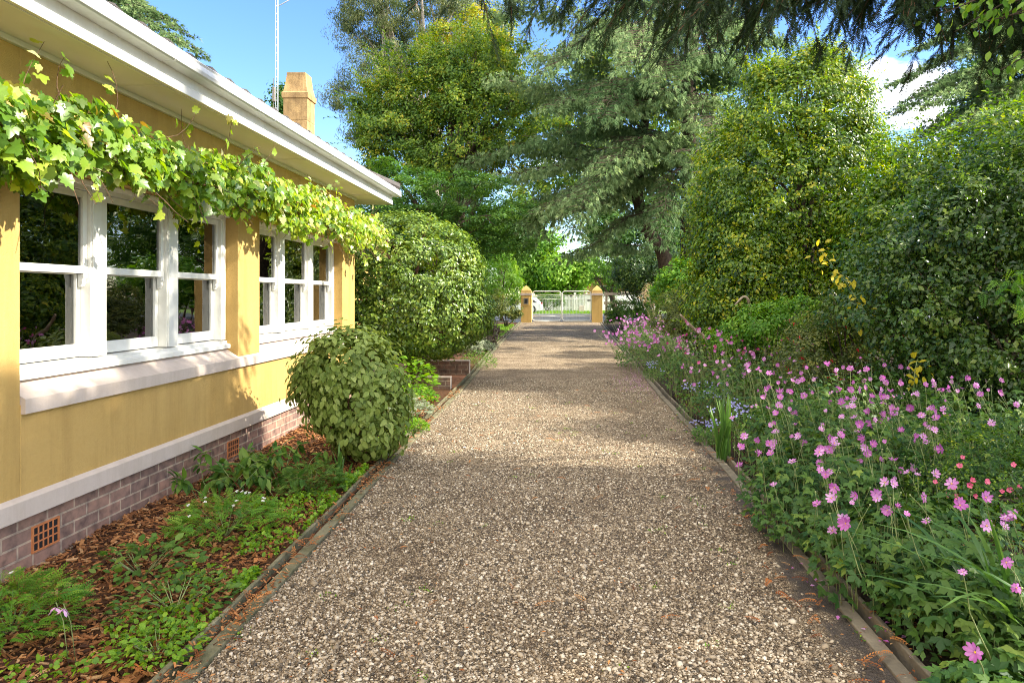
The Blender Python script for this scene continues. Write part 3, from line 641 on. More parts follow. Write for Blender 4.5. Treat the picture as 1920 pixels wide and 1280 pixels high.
# windows
def window(Y0):
    Y1=Y0+2.775
    b=Buf(); zS,zH=zc(-.44),zc(.755)
    zb=zc(-.44)
    jl=(Y0+.003,Y0+.085); m1=(Y0+.807,Y0+.975); m2=(Y0+1.755,Y0+1.925); jr=(Y1-.085,Y1-.003)
    for (y0,y1) in (jl,m1,m2,jr):
        box(b,-3.56,-3.43,y0,y1,zc(-.44),zc(.76))
        box(b,-3.43,-AW,y0+.012,y1-.012,zc(-.44),zc(.76))      # raised face
    box(b,-3.56,-3.425,Y0+.003,Y1-.003,zc(.76),HEAD-.002)
    prism(b,[(-3.425,zc(.79)),(-3.385,zc(.79)),(-3.372,zc(.815)),(-3.372,HEAD-.004),(-3.425,HEAD-.004)],'y',Y0+.003,Y1-.003)
    fr=part('window',b,M['white'],house,smooth=False,bevel=.003)
    b=Buf(); prism(b,[(-3.57,zc(-.525)),(-3.375,zc(-.525)),(-3.375,zc(-.488)),(-3.41,zc(-.475)),(-3.41,zc(-.452)),(-3.57,zc(-.442))],'y',Y0+.004,Y1-.004)
    sub('window_sill',b,M['white'],fr,smooth=False,bevel=.002)
    for (y0,y1) in ((jl[1],m1[0]),(m1[1],m2[0]),(m2[1],jr[0])):
        # upper sash (outer)
        b=Buf(); xo,xi=-3.455,-3.495; s=.045
        zt,zr0,zr1=zc(.757),zc(.163),zc(.215)
        box(b,xi,xo,y0+.003,y0+s,zr1,zt); box(b,xi,xo,y1-s,y1-.003,zr1,zt)
        box(b,xi,xo,y0+s,y1-s,zt-.05,zt); box(b,xi,xo+.004,y0+.003,y1-.003,zr0,zr1)
        for ya,yb in ((y0+.004,y0+s-.002),(y1-s+.002,y1-.004)):   # moulded horns
            prism(b,[(xi+.002,zr0-.005),(xo+.004,zr0-.002),(xo+.004,zr0-.03),(xo-.008,zr0-.045),(xo-.004,zr0-.07),(xo-.02,zr0-.095),(xi+.002,zr0-.1)],'y',ya,yb)
        us=sub('upper_sash',b,M['white'],fr,smooth=False,bevel=.002)
        b=Buf(); box(b,-3.477,-3.473,y0+s-.005,y1-s+.005,zr1-.005,zt-.045); sub('pane',b,M['glass'],fr,smooth=False)
        # lower sash (inner)
        b=Buf(); xo,xi=-3.505,-3.545
        zb0,zb1=zc(-.435),zc(-.345)
        box(b,xi,xo,y0+.003,y0+s,zb1,zr1-.01); box(b,xi,xo,y1-s,y1-.003,zb1,zr1-.01)
        box(b,xi,xo,y0+.003,y1-.003,zb0,zb1); box(b,xi,xo,y0+s,y1-s,zr1-.06,zr1-.01)
        box(b,xi+.004,xo+.004,(y0+y1)/2-.03,(y0+y1)/2+.03,zr1-.01,zr1+.02)   # latch
        sub('lower_sash',b,M['white'],fr,smooth=False,bevel=.002)
        b=Buf(); box(b,-3.527,-3.523,y0+s-.005,y1-s+.005,zb1-.005,zr1-.055); sub('pane',b,M['glass'],fr,smooth=False)
        # parting bead + sash channel seen on the reveals
    return fr
window(4.145); window(7.41)
# the rooms behind
b=Buf()
box(b,-8.2,-8.1,-3,10.4,.4,3.1); box(b,-8.1,-3.6,-3,10.4,3.08,3.15); box(b,-8.1,-3.6,-3.2,-3.1,.4,3.1)
box(b,-8.1,-3.62,7.1,7.2,.4,3.08)
part('inner_wall',b,M['room'],house,smooth=False)
b=Buf(); box(b,-8.1,-3.6,-3,10.4,.3,.4); part('inner_floor',b,M['floorw'],house,smooth=False)
b=Buf(); box(b,-3.9,-3.86,9.28,9.84,.55,2.4); part('inner_ochre_panel',b,M['stucco'],house,smooth=False)  # added ochre panel, stands in for the yellow patch in the glass
# armchair
arm=empty('armchair',(-4.25,5.95,.4),'pale upholstered armchair seen indoors through the middle sash of the near window','armchair')
def rbox(x0,x1,y0,y1,z0,z1,name,m,bev=.06):
    x0+=.35;x1+=.35;y0-=.45;y1-=.45
    b=Buf(); box(b,x0,x1,y0,y1,z0,z1); o=part(name,b,m,arm,bevel=bev); o.modifiers['b'].segments=5; return o
rbox(-4.95,-4.15,5.95,6.7,.5,.84,'seat',M['fabric']); rbox(-4.28,-4.05,5.9,6.75,.5,1.40,'backrest',M['fabric'],.09)
rbox(-4.95,-4.2,5.85,6.0,.5,1.05,'armrest',M['fabric']); rbox(-4.95,-4.2,6.66,6.8,.5,1.05,'armrest',M['fabric'])
for x,y in ((-4.9,5.93),(-4.9,6.72),(-4.12,5.93),(-4.12,6.72)):
    b=Buf(); tube(b,[(x+.35,y-.45,.4),(x+.35,y-.45,.52)],.022,8); part('leg',b,M['bark'],arm)
# ------------------------------------------------------------ grape vine along the wall
vine=empty('grape_vine',(-3.2,2.2,0),'sunlit grapevine with pale green lobed leaves trained along the wall above the windows','vine')
b=Buf(); n=7000
Yv=1.9+np.random.rand(n)*9.35
cz=np.interp(Yv,[2,3.75,4.8,6.5,9,11],[2.60,2.60,2.63,2.66,2.68,2.62])+.05*np.sin(Yv*3.1)+.035*np.sin(Yv*7.7)
th=np.random.rand(n)*2*math.pi; rr=np.random.rand(n)**.55
rx=.2; rz=np.interp(Yv,[2,5,8,11.2],[.21,.25,.28,.23])*(1+.25*np.sin(Yv*5.3)*np.sin(Yv*2.1))
ox=np.cos(th)*rr*rx; oz=np.sin(th)*rr*rz
pos=np.stack([-3.02+ox, Yv, cz+oz],1); pos[:,0]=np.maximum(pos[:,0],-3.27)
nrm=unit(np.stack([.75+.35*np.cos(th),np.random.normal(-.1,.45,n),.55+.45*np.sin(th)],1)+rs(n)*.38)
dd=rs(n)*.7+np.stack([.3+0*Yv,0*Yv,-.75+0*Yv],1)
tt=np.clip(np.random.normal(.56,.19,n)+np.interp(Yv,[2,4.5,8,11],[-.26,-.12,.02,.14]),.17,1); q_=np.random.rand(n)<.035; tt[q_]=np.random.rand(q_.sum())*.14
leaves(b,pos,dd,nrm,np.random.uniform(.035,.096,n)*np.interp(Yv,[2,5,11],[1.25,1.0,.86]),GRAPE,tt)
# stray shoots
bs=Buf()
for k in range(36):
    y=rnd.uniform(2.4,11); z=float(np.interp(y,[2,6.5,11],[2.62,2.67,2.62])); updn=rnd.random()<.42
    p0=np.array([-3.05+rnd.uniform(-.1,.15),y,z+(.1 if updn else -.1)])
    p1=p0+np.array([rnd.uniform(-.05,.25),rnd.uniform(-.3,.3),rnd.uniform(.22,.5) if updn else rnd.uniform(-.42,-.22)])
    c=curve(p0,p1,.12,6); tube(bs,c,np.linspace(.004,.0018,6),4,cap=False)
    m_=rnd.randint(3,6); ii=np.random.rand(m_)*.7+.3
    pp=p0+(p1-p0)*ii[:,None]+np.random.normal(0,.02,(m_,3))
    leaves(b,pp,rs(m_)*.8+[.2,0,-.5],rs(m_)*.5+[.7,-.1,.4],np.random.uniform(.04,.09,m_),GRAPE,np.clip(np.random.normal(.6,.2,m_),.1,1))
part('foliage',b,M['vine'],vine)
for k in range(7):
    ys_=np.linspace(1.9,11.1,26); zz=2.58+.06*rnd.random()+.05*np.sin(ys_*rnd.uniform(.8,2.2)+k*2)-.03*k*.4; xx=-3.13+.05*np.sin(ys_*1.3+k)+.02*k
    tube(bs,np.stack([xx,ys_,zz],1),np.linspace(.022 if k<2 else .01,.004,26),7)
for k in range(150):
    y=rnd.uniform(2,11); z=2.6; c=curve((-3.12,y,z+rnd.uniform(-.1,.1)),(-3.0+rnd.uniform(-.15,.2),y+rnd.uniform(-.35,.35),z+rnd.uniform(-.42,.3)),.15,5); tube(bs,c,np.linspace(.006,.002,5),4,cap=False)
part('stem',bs,M['vinestem'],vine)
b=Buf(); c=[(-3.1,1.6,0),(-3.14,1.7,.9),(-3.08,1.72,1.8),(-3.12,1.95,2.55)]; tube(b,c,[.05,.04,.035,.025],9); part('trunk',b,M['vinestem'],vine)

# ------------------------------------------------------------ shrubs and trees
def shrub(name,label,cat,base,blobs,m,nclump,cr,nleaf,size,tmpl,bark='bark',r0=.03,stems=5,group=None,fname='foliage',fork=None,limbn=10,**k):
    base=np.asarray(base,float); e=empty(name,base,label,cat,group)
    b=Buf(); C=crown(b,blobs,nclump,cr,nleaf,size,tmpl,**k); part(fname,b,m,e)
    b=Buf()
    if fork is not None: limbs(b,base,C,r0,limbn,fork); part('trunk',b,M[bark],e)
    else:
        for i in range(stems):
            t_=C[np.random.randint(len(C))]; s0=base+np.array([rnd.uniform(-.1,.1),rnd.uniform(-.1,.1),0])
            tube(b,curve(s0,t_,.08,7),np.linspace(r0,r0*.3,7),6)
        part('stem',b,M[bark],e)
    return e

# A round shrub at the drive edge
shrub('viburnum_shrub','round waist-high shrub of drooping matt oval leaves between the windows and the drive','shrub',(-2.2,6.95,0),
 [(-2.17,6.9,.87,.53,.5,.46),(-2.05,6.8,.62,.51,.46,.42),(-1.92,6.75,.40,.36,.36,.34),(-2.36,6.95,.76,.38,.38,.40)],M['visc'],480,.11,6200,.074,OVAL,bark='barkred',r0=.016,stems=26,droop=.9,up=.35,out=.9,tint=(.55,.12,.22),shell=.8,rag=.04,flat=.9,zmin=.07)
# B clipped camellia dome
shrub('camellia_dome','big clipped dome of glossy dark camellia at the far corner of the house','shrub',P(778,705,13.0)*[1,1,0]+[0,0,.0],
 [(-2.98,12.9,1.95,1.46,1.3,1.27),(-2.75,12.9,1.35,1.42,1.2,.9),(-3.3,12.6,1.5,1.3,1.0,1.1)],M['camB'],1700,.14,56000,.062,DIAM,bark='barkred',r0=.085,fork=(-2.9,13,1.4),limbn=14,droop=.5,up=.3,out=.85,tint=(.5,.12,.25),shell=.88,rag=.02,zmin=.42,wid=1.2)
# tall golden camellia right
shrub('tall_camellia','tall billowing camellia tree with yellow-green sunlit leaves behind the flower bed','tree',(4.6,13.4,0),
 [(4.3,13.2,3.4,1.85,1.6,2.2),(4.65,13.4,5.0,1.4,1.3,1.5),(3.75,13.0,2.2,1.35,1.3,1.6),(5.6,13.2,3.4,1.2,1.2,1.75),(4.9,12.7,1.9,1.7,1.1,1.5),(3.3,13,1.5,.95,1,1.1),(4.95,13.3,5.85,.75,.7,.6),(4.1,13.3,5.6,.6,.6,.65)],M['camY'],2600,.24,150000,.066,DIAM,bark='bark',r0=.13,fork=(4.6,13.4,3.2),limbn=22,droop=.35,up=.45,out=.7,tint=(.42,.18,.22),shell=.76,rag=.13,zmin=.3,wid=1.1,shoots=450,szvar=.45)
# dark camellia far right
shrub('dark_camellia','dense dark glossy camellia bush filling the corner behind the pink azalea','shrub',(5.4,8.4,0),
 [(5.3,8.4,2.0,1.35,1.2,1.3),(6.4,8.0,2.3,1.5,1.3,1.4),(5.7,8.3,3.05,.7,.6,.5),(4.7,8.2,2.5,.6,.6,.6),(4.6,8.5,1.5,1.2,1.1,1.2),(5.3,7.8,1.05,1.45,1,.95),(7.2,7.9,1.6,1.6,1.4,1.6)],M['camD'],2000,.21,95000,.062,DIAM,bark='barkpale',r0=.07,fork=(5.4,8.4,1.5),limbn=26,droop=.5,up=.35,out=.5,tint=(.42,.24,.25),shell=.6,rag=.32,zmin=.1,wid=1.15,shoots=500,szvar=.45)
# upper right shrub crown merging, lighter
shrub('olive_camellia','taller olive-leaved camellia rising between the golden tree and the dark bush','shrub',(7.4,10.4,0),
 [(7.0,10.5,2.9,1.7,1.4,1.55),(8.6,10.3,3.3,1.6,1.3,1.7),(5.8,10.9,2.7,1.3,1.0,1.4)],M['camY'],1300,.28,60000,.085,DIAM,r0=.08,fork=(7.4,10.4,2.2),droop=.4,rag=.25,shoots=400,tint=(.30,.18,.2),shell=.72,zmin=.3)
# ------------------------------------------------------------ cedar and other conifers
def bough(bl,bw,p0,p1,wid,drop,dens,tl,m_tint=.5,twr=.035,hang=.0):
    """one layered bough: axis p0->p1 with side branches carrying tufts"""
    p0=np.asarray(p0,float);p1=np.asarray(p1,float); L=np.linalg.norm(p1-p0); n=12
    t=np.linspace(0,1,n); ax=p0+(p1-p0)*t[:,None]; ax[:,2]+=L*.07*np.sin(t*math.pi)-drop*L*t**2.2
    ax[1:-1]+=np.random.normal(0,.012*L,(n-2,3))
    tube(bw,ax,np.linspace(twr,twr*.15,n),6,cap=False)
    d=unit(p1-p0); side=unit(np.cross(d,[0,0,1.])); 
    ns=int(L*dens); P_=[];D_=[]
    for i in range(ns):
        s=.12+.88*(i+rnd.random())/ns; q=np.array([np.interp(s,t,ax[:,k]) for k in range(3)])
        sg=1 if i%2 else -1; bl_len=wid*(1-.75*s)*rnd.uniform(.55,1.15)+.15*wid
        dr=unit(d*rnd.uniform(.5,1.0)+side*sg*rnd.uniform(.55,1.0)+np.array([0,0,rnd.uniform(-.12,.12)]))
        m_=max(5,int(bl_len/tl*3.4)); r=np.linspace(.1,1,m_)+np.random.normal(0,.03,m_)
        pp=q+dr*bl_len*r[:,None]; pp[:,2]-=drop*.9*bl_len*r**2; 
        e=np.array([pp[0],pp[m_//2],pp[-1]]); tube(bw,e,[.012,.008,.003],3,cap=False)
        lat=unit(np.cross(dr,[0,0,1.]))
        off=lat[None]*np.random.normal(0,.09*wid*.6,m_)[:,None]; pp=pp+off; pp[:,2]+=np.random.normal(.0,.03,m_)-hang*np.random.rand(m_)*.5
        P_.append(pp); D_.append(unit(dr*.6+off*4+np.random.normal(0,.35,(m_,3))+np.array([0,0,.1-hang*1.6])))
    P_=np.concatenate(P_);D_=np.concatenate(D_); k=len(P_)
    bt=m_tint+rnd.gauss(0,.12)
    leaves(bl,P_,D_,rs(k)*.6+[0,0,1],tl*np.random.uniform(.7,1.3,k),TUFT,np.clip(np.random.normal(bt,.2,k),0,1))
def cedar(name,label,cat,trunks,specs,m,group=None,tl=.22,dens=5.5,bark='bark',hang=.25):
    e=empty(name,trunks[0][0][0],label,cat,group); bt=Buf(); bl=Buf()
    for pts,r in trunks: tube(bt,pts,r,10)
    bw=Buf()
    for (p0,p1,wid,drop) in specs: bough(bl,bw,p0,p1,wid,drop,dens,tl,hang=hang)
    part('foliage',bl,m,e); bt.join(bw); part('trunk',bt,M[bark],e)
    return e
def PP(u,v,Y): return P(u,v,Y)
# big blue cedar : main trunk at the right, boughs sweeping out over the drive
tx,ty=P(1292,400,27)[0],27.0
trunk=[P(1300,572,27),P(1292,430,27),P(1297,300,27),P(1290,180,27.2),P(1300,40,27.3),P(1310,-260,27.4),P(1320,-420,27.4)]
trunk2=[P(1262,560,26),P(1243,472,26),P(1208,425,26),P(1195,370,26),P(1205,250,26.3),P(1230,120,26.5),P(1245,-60,26.8)]
specs=[]
def bg(u0,v0,u1,v1,Y0,Y1,wid,drop=.10): specs.append((P(u0,v0,Y0),P(u1,v1,Y1),wid,drop))
for (u0,v0,u1,v1,Y1,wid,dr_) in [
 (1290,330,850,325,24,1.9,.10),(1290,300,1010,205,23,2.0,.14),(1200,250,925,120,25,1.9,.1),(1205,300,870,275,26,1.8,.1),
 (1290,240,1010,60,24,2,.1),(1290,360,1010,330,22,1.8,.16),(1195,380,985,390,23,1.7,.12),(1200,330,1010,415,23.5,1.6,.06),
 (1290,290,1130,230,21,2.1,.2),(1290,210,1180,150,22,2.0,.2),(1290,250,1400,215,23,1.9,.16),(1290,320,1390,300,23,1.7,.16),
 (1295,180,1420,120,24,2.1,.12),(1205,330,1080,400,22,1.5,.1),(1290,300,1240,350,20,1.4,.22),(1290,150,1250,60,19,1.8,.2),(1290,60,1330,-10,19,1.8,.2),(1290,330,1320,230,19,1.6,.25),(1205,200,1130,110,19,1.6,.2),(1230,100,1190,10,19,1.8,.2),(1290,100,1400,0,21,2,.15),(1230,60,1020,90,22,1.8,.12),(1205,240,1040,150,22,1.8,.15),(1290,220,1350,160,19,1.5,.25),(1290,370,1330,400,23,1.5,.15),(1290,200,1080,140,22,2,.12),
 (1290,120,1100,40,24,2.2,.1),(1290,110,1460,50,25,2.2,.12),(1295,60,1180,-20,24,2.2,.1),(1290,280,1080,300,20.5,1.8,.2),
 (1290,140,940,-10,26,2.3,.08),(1290,40,1480,-60,26,2.4,.1),(1290,380,1100,450,23,1.5,.05),
 (1240,470,1060,470,25,1.3,.05),(1290,160,1360,60,22,2,.2),(1290,30,1040,-120,27,2.6,.1),(1290,-60,1500,-200,27,2.8,.1),
 (1300,-60,1000,-200,26,2.6,.1),(1300,-150,1100,-330,27,2.4,.1),(1300,-150,1450,-330,27,2.4,.1),(1290,270,1500,240,28,2,.1),(1290,350,1450,360,29,2,.1),(1290,260,1040,250,29,2,.1),(1290,180,960,170,29,2.2,.1),(1290,340,960,380,29,2,.08)]:
    bg(u0,v0,u1,v1,27.0,Y1,wid,dr_)
cedar('blue_cedar','huge blue-grey cedar with layered sweeping boughs overhanging the drive before the gate','tree',
  [([p for p in trunk],[.50,.36,.34,.31,.27,.18,.08]),([p for p in trunk2],[.36,.27,.25,.22,.18,.12,.06])],specs,M['cedar'],tl=.21,dens=9.5,hang=.6)
# right cedar behind the camellias
specs=[]
def b2(u0,v0,u1,v1,Y0,Y1,wid,drop=.08): specs.append((P(u0,v0,Y0),P(u1,v1,Y1),wid,drop))
for (u1,v1,Y1) in [(1690,165,24),(1740,215,25),(1680,120,26),(1750,150,23),(1790,230,24),(1820,190,23),(1860,120,24),(1800,80,25),(1900,180,23),(1720,60,27),(1880,240,24),(1990,60,25),(1850,20,25),(1770,190,26),(1830,150,27),(1900,90,27)]:
    b2(2060,v1-30,u1,v1,28,Y1,1.9,.08)
t0=P(2060,555,28); t0[2]=.16
cedar('side_cedar','dark green cedar whose branch tips reach in from the right beside the white cloud','tree',
  [([t0,t0+[0,0,5],t0+[.1,0,11],t0+[0,0,15]],[.4,.34,.22,.05])],specs,M['cedar'],tl=.2,dens=11,hang=.15)
# cedar behind the roof at upper left
specs=[]
for (u1,v1,Y1) in [(362,58,17),(340,30,18),(300,70,17),(285,5,18),(330,90,18.5),(250,-20,17),(225,30,19)]:
    specs.append((P(100,v1-40,19),P(u1,v1,Y1),1.0,.10))
t0=P(100,555,19); t0[2]=0
cedar('roof_cedar','dark cedar tip showing above the roof line at the upper left','tree',
  [([t0,t0+[0,0,5],t0+[.1,0,9],t0+[0,0,12]],[.3,.25,.18,.05])],specs,M['cedar'],tl=.15,dens=14,hang=.1)
# overhanging near conifer : boughs cross above the frame, branchlets hang into it
e=empty('overhanging_conifer',(9.2,4.6,0),'dark needled conifer boughs hanging down across the top of the view','tree'); bw=Buf(); bl=Buf()
tube(bw,[(9.2,4.6,0),(9.1,4.6,4),(9.2,4.7,9),(9.2,4.7,14)],[.42,.36,.26,.12],12)
def hangb(p0,p1,nb,l0,l1,r=.035,out_=False):
    n=14;t=np.linspace(0,1,n); ax=np.asarray(p0)+(np.asarray(p1)-np.asarray(p0))*t[:,None]; ax[:,2]+=.25*np.sin(t*3.14)+np.random.normal(0,.03,n); ax[:,1]+=.2*np.sin(t*5)
    tube(bw,ax,np.linspace(r,r*.2,n),6,cap=False)
    for i in range(nb):
        s=.15+.85*rnd.random(); q=np.array([np.interp(s,t,ax[:,k]) for k in range(3)])
        a=rnd.uniform(0,6.28); L=rnd.uniform(l0,l1)
        d=np.array([math.cos(a)*.8-.35,math.sin(a)*.8,rnd.uniform(-.9,-.1)]); d/=np.linalg.norm(d)
        m_=9; rr=np.linspace(0,1,m_); pp=q+d*L*rr[:,None]; pp[:,2]-=.35*L*rr**2
        tube(bw,pp[[0,4,8]],[.006,.004,.002],4,cap=False)
        k=int(L/(.035 if out_ else .016)); ss=np.random.rand(k); qq=np.stack([np.interp(ss,rr,pp[:,j]) for j in range(3)],1)
        dv=unit(d*.7+rs(k)*.6+np.array([0,0,-.45]))
        leaves(bl,qq,dv,rs(k)*.7+[0,0,.6],np.random.uniform(.10,.20,k)*(1.5 if out_ else 1),SPRAY,np.clip(np.random.normal(.45,.25,k),0,1))
for (u1,v1,Y1,nb,zz) in [(870,-25,6.2,80,4.9),(990,0,6.6,80,5.0),(1130,15,6.0,80,4.9),(1230,20,6.8,90,5.0),(1300,35,5.8,80,4.8),(1400,10,6.5,80,5.0),(1540,-20,6.2,60,5),(1640,-15,5.6,70,4.8),(1690,20,6.0,80,4.6),(1850,60,5.6,60,4.4),(1700,60,7.0,70,4.7)]:
    hangb((9.1,4.6,zz),P(u1,v1-12,Y1),int(nb*1.25),.28,.66)
# upper boughs (out of frame, they shade the drive and near wall)
for k in range(64):
    a=rnd.uniform(2.2,4.3); L=rnd.uniform(3.0,6.8); z=rnd.uniform(4.8,9.6)
    x1=9.15+L*math.cos(a); lim=1.45+.727*(x1+3.3)
    hangb((9.15,4.65,z),(x1,4.65+L*math.sin(a)*.75-.5,min(z+rnd.uniform(-.6,.4),lim-rnd.uniform(0,2.0))),44,.4,.9,.05,True)
for k in range(18):
    y=rnd.uniform(.6,4.6); z=rnd.uniform(3.4,6.2); hangb((9.15,4.6,z+.4),(rnd.uniform(4.3,5.6),y,z),40,.4,.9,.04,True)
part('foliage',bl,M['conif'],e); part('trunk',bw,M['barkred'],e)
# leafy sprigs top right, close
e=empty('overhanging_ash',(5.6,5.0,0),'broadleaf branch with fresh green oval leaves dangling at the upper right corner','tree'); bw=Buf(); bl=Buf()
tube(bw,[(5.6,5,0),(5.5,5,2),(5.3,4.9,4.2)],[.12,.1,.06],10)
for (u1,v1,Y1) in [(1735,20,5.2),(1790,60,5.0),(1850,40,4.8),(1900,110,4.8),(1890,30,4.6),(1860,140,5.0),(1770,25,4.6),(1830,-10,5)]:
    p1=P(u1,v1,Y1); ax=curve((5.3,4.9,4.2),p1,.05,9,.05); tube(bw,ax,np.linspace(.02,.003,9),5,cap=False)
    k=70; ss=.45+.55*np.random.rand(k); qq=np.stack([np.interp(ss,np.linspace(0,1,9),ax[:,j]) for j in range(3)],1)+np.random.normal(0,.07,(k,3))
    leaves(bl,qq,rs(k)*.7+[-.2,0,-.9],rs(k)+[0,-.4,.4],np.random.uniform(.05,.085,k),OVAL,np.random.rand(k))
part('foliage',bl,M['bright'],e); part('trunk',bw,M['bark'],e)

# ------------------------------------------------------------ broadleaf trees behind
def blob(u,v,Y,ru,rv,ry=None):
    p=P(u,v,Y); k=Y/F; return (p[0],p[1],p[2],ru*k,(ry if ry else ru*.8)*k,rv*k)
def base(u,Y):
    p=P(u,555,Y); p[2]=float(gz(Y)) ; return p
shrub('gum_tree','tall open gum tree with pale limbs and sparse grey-green leaves against blue sky','tree',base(800,36),
 [blob(700,40,36,75,70),blob(780,10,36,110,80),blob(690,130,35,50,60),blob(760,110,36,80,60),blob(870,30,37,80,70),blob(640,180,35,35,30),blob(700,230,35,55,60),blob(690,20,36,70,60),blob(730,-70,36,110,60),blob(665,225,35,30,35)],M['gum'],420,.6,75000,.17,LANCE,bark='gumbark',r0=.38,fork=P(800,230,36),limbn=26,droop=.9,up=.1,tint=(.5,.2,.2),shell=.5,rag=.15,szvar=.4)
shrub('autumn_deciduous_tree','broad dense deciduous tree turning yellow at its crown beyond the house','tree',base(850,28),
 [blob(800,170,28,100,90),blob(880,140,28,90,80),blob(760,250,28,90,80),blob(860,260,28,120,100),blob(930,230,28.5,90,100),blob(720,200,28,55,60),blob(700,290,28,40,45),blob(940,120,29,70,80)],M['decid'],900,.42,76000,.125,DIAM,r0=.32,fork=P(850,330,28),limbn=24,tint=(.38,.18,.2),shell=.55,droop=.3,rag=.3,shoots=900)
shrub('golden_crowned_tree','upright tree with orange-yellow upper leaves just behind the deciduous tree','tree',base(880,32),
 [blob(850,90,32,60,50),blob(905,60,32,60,45),blob(830,140,31.5,45,45),blob(900,110,32,70,50)],M['decid'],230,.38,16000,.13,DIAM,r0=.25,fork=P(880,260,32),tint=(.78,.13,.15),shell=.6)
shrub('layered_maple','lower layered tree with flat tiers of green leaves beside the hedge dome','tree',base(800,22),
 [blob(780,385,22,85,22),blob(850,350,22,120,24),blob(760,330,22.5,60,18),blob(900,410,22,90,28),blob(840,440,22.5,110,30),blob(960,390,23,70,26),blob(720,310,22,28,14),blob(930,455,23,80,28)],M['maple'],560,.30,36000,.085,DIAM,r0=.14,fork=P(820,440,22),limbn=24,tint=(.5,.18,.2),flat=.35,up=.9,out=.3,shell=.3)
shrub('weeping_shrub','bright green weeping shrub with fine drooping leaves left of the gate','shrub',base(940,38.5),
 [blob(938,515,38.5,38,48),blob(925,545,38.5,28,35),blob(958,540,38.5,24,36),blob(942,485,38.5,26,20)],M['bright'],260,.26,14000,.13,LANCE,r0=.09,fork=P(940,540,38.5),droop=1.4,up=.2,tint=(.55,.18,.2),shell=.6)
shrub('pillar_shrub','low olive shrub growing against the left gate pillar','shrub',base(950,32),
 [blob(950,575,32,28,24),blob(966,586,32,14,18),blob(930,570,31,24,28)],M['olive'],160,.16,7000,.07,DIAM,tint=(.45,.2,.2),shell=.4,zmin=.2)
shrub('burgundy_shrub','small brownish purple-leaved shrub beside the lawn patch','shrub',base(928,22),
 [blob(925,622,22,20,18),blob(905,628,21,18,16)],leafmat('bronze_leaf',[(.05,.04,.03),(.1,.07,.05),(.16,.12,.07)],.5,.2),90,.1,3200,.05,DIAM,tint=(.5,.2,.2),shell=.3,zmin=.1)
shrub('grey_shrub','silvery leaved low shrub on the left edge of the drive','shrub',base(905,19),
 [blob(885,645,18.5,24,20),blob(912,650,20,16,14)],M['grey'],110,.1,4200,.05,DIAM,tint=(.5,.2,.2),shell=.3,zmin=.1)
# mauve-flowered low plants under the dome
def flowermesh(npet,L,W,cup,m,hue=.5,centre=True,twist=0,crad=.12):
    b=Buf()
    for k in range(npet):
        a=2*math.pi*k/npet+rnd.uniform(-.09,.09); l=L*rnd.uniform(.85,1.08); ww=W*rnd.uniform(.85,1.15); c=cup*rnd.uniform(.5,1.5)
        loc=[(0,.06*L,0),(-ww*.5,l*.5,c*.35*L),(-ww*.42,l*.85,c*.8*L),(0,l,c*L),(ww*.42,l*.85,c*.8*L),(ww*.5,l*.5,c*.35*L),(0,l*.55,c*.25*L)]
        V=[(x*math.cos(a)-y*math.sin(a),x*math.sin(a)+y*math.cos(a),z+.004*(k%2)) for x,y,z in loc]
        tn=[hue+.1,hue,hue-.05,hue-.1,hue-.05,hue,hue+.15]
        b.add(V,[[(0,6,1),(0,5,6)],[(1,6,3,2),(6,5,4,3)]],0,np.clip(np.array(tn)+rnd.uniform(-.2,.2),0,1))
    if centre:
        V,Fi=ICO; b.add(V*np.array([crad,crad,crad*.7])*L+[0,0,.1*L],Fi,1)
    return b.mesh('flower',[m,M['yellow']],True)
def place(mesh,name,parent,pos,face,s=1.0):
    o=bpy.data.objects.new(name,mesh); COL.objects.link(o); o.parent=parent
    q=Vector(tuple(face)).to_track_quat('Z','Y'); o.rotation_mode='QUATERNION'; o.rotation_quaternion=q @ Matrix.Rotation(rnd.uniform(0,6.28),4,'Z').to_quaternion()
    o.location=Vector(tuple(pos))-Vector(parent.location); o.scale=(s,s,s); return o
ANE=[flowermesh(rnd.choice((9,10,11,8)),.034,.015,c,M['petal'],h) for c,h in ((.25,.5),(.45,.35),(.1,.65),(.8,.4),(.3,.75))]
HOT=[flowermesh(8,.030,.014,c,M['petalhot'],h) for c,h in ((.3,.5),(.7,.3),(.15,.7))]
COR=[flowermesh(5,.018,.016,c,M['coral'],.5,False) for c in (.5,.9)]
BLU=[flowermesh(5,.012,.010,.2,M['blue'],.5,False)]
RED=[flowermesh(4,.03,.012,1.5,M['red'],.5,False)]
WHI=[flowermesh(5,.016,.012,.3,M['whitep'],.5,False)]

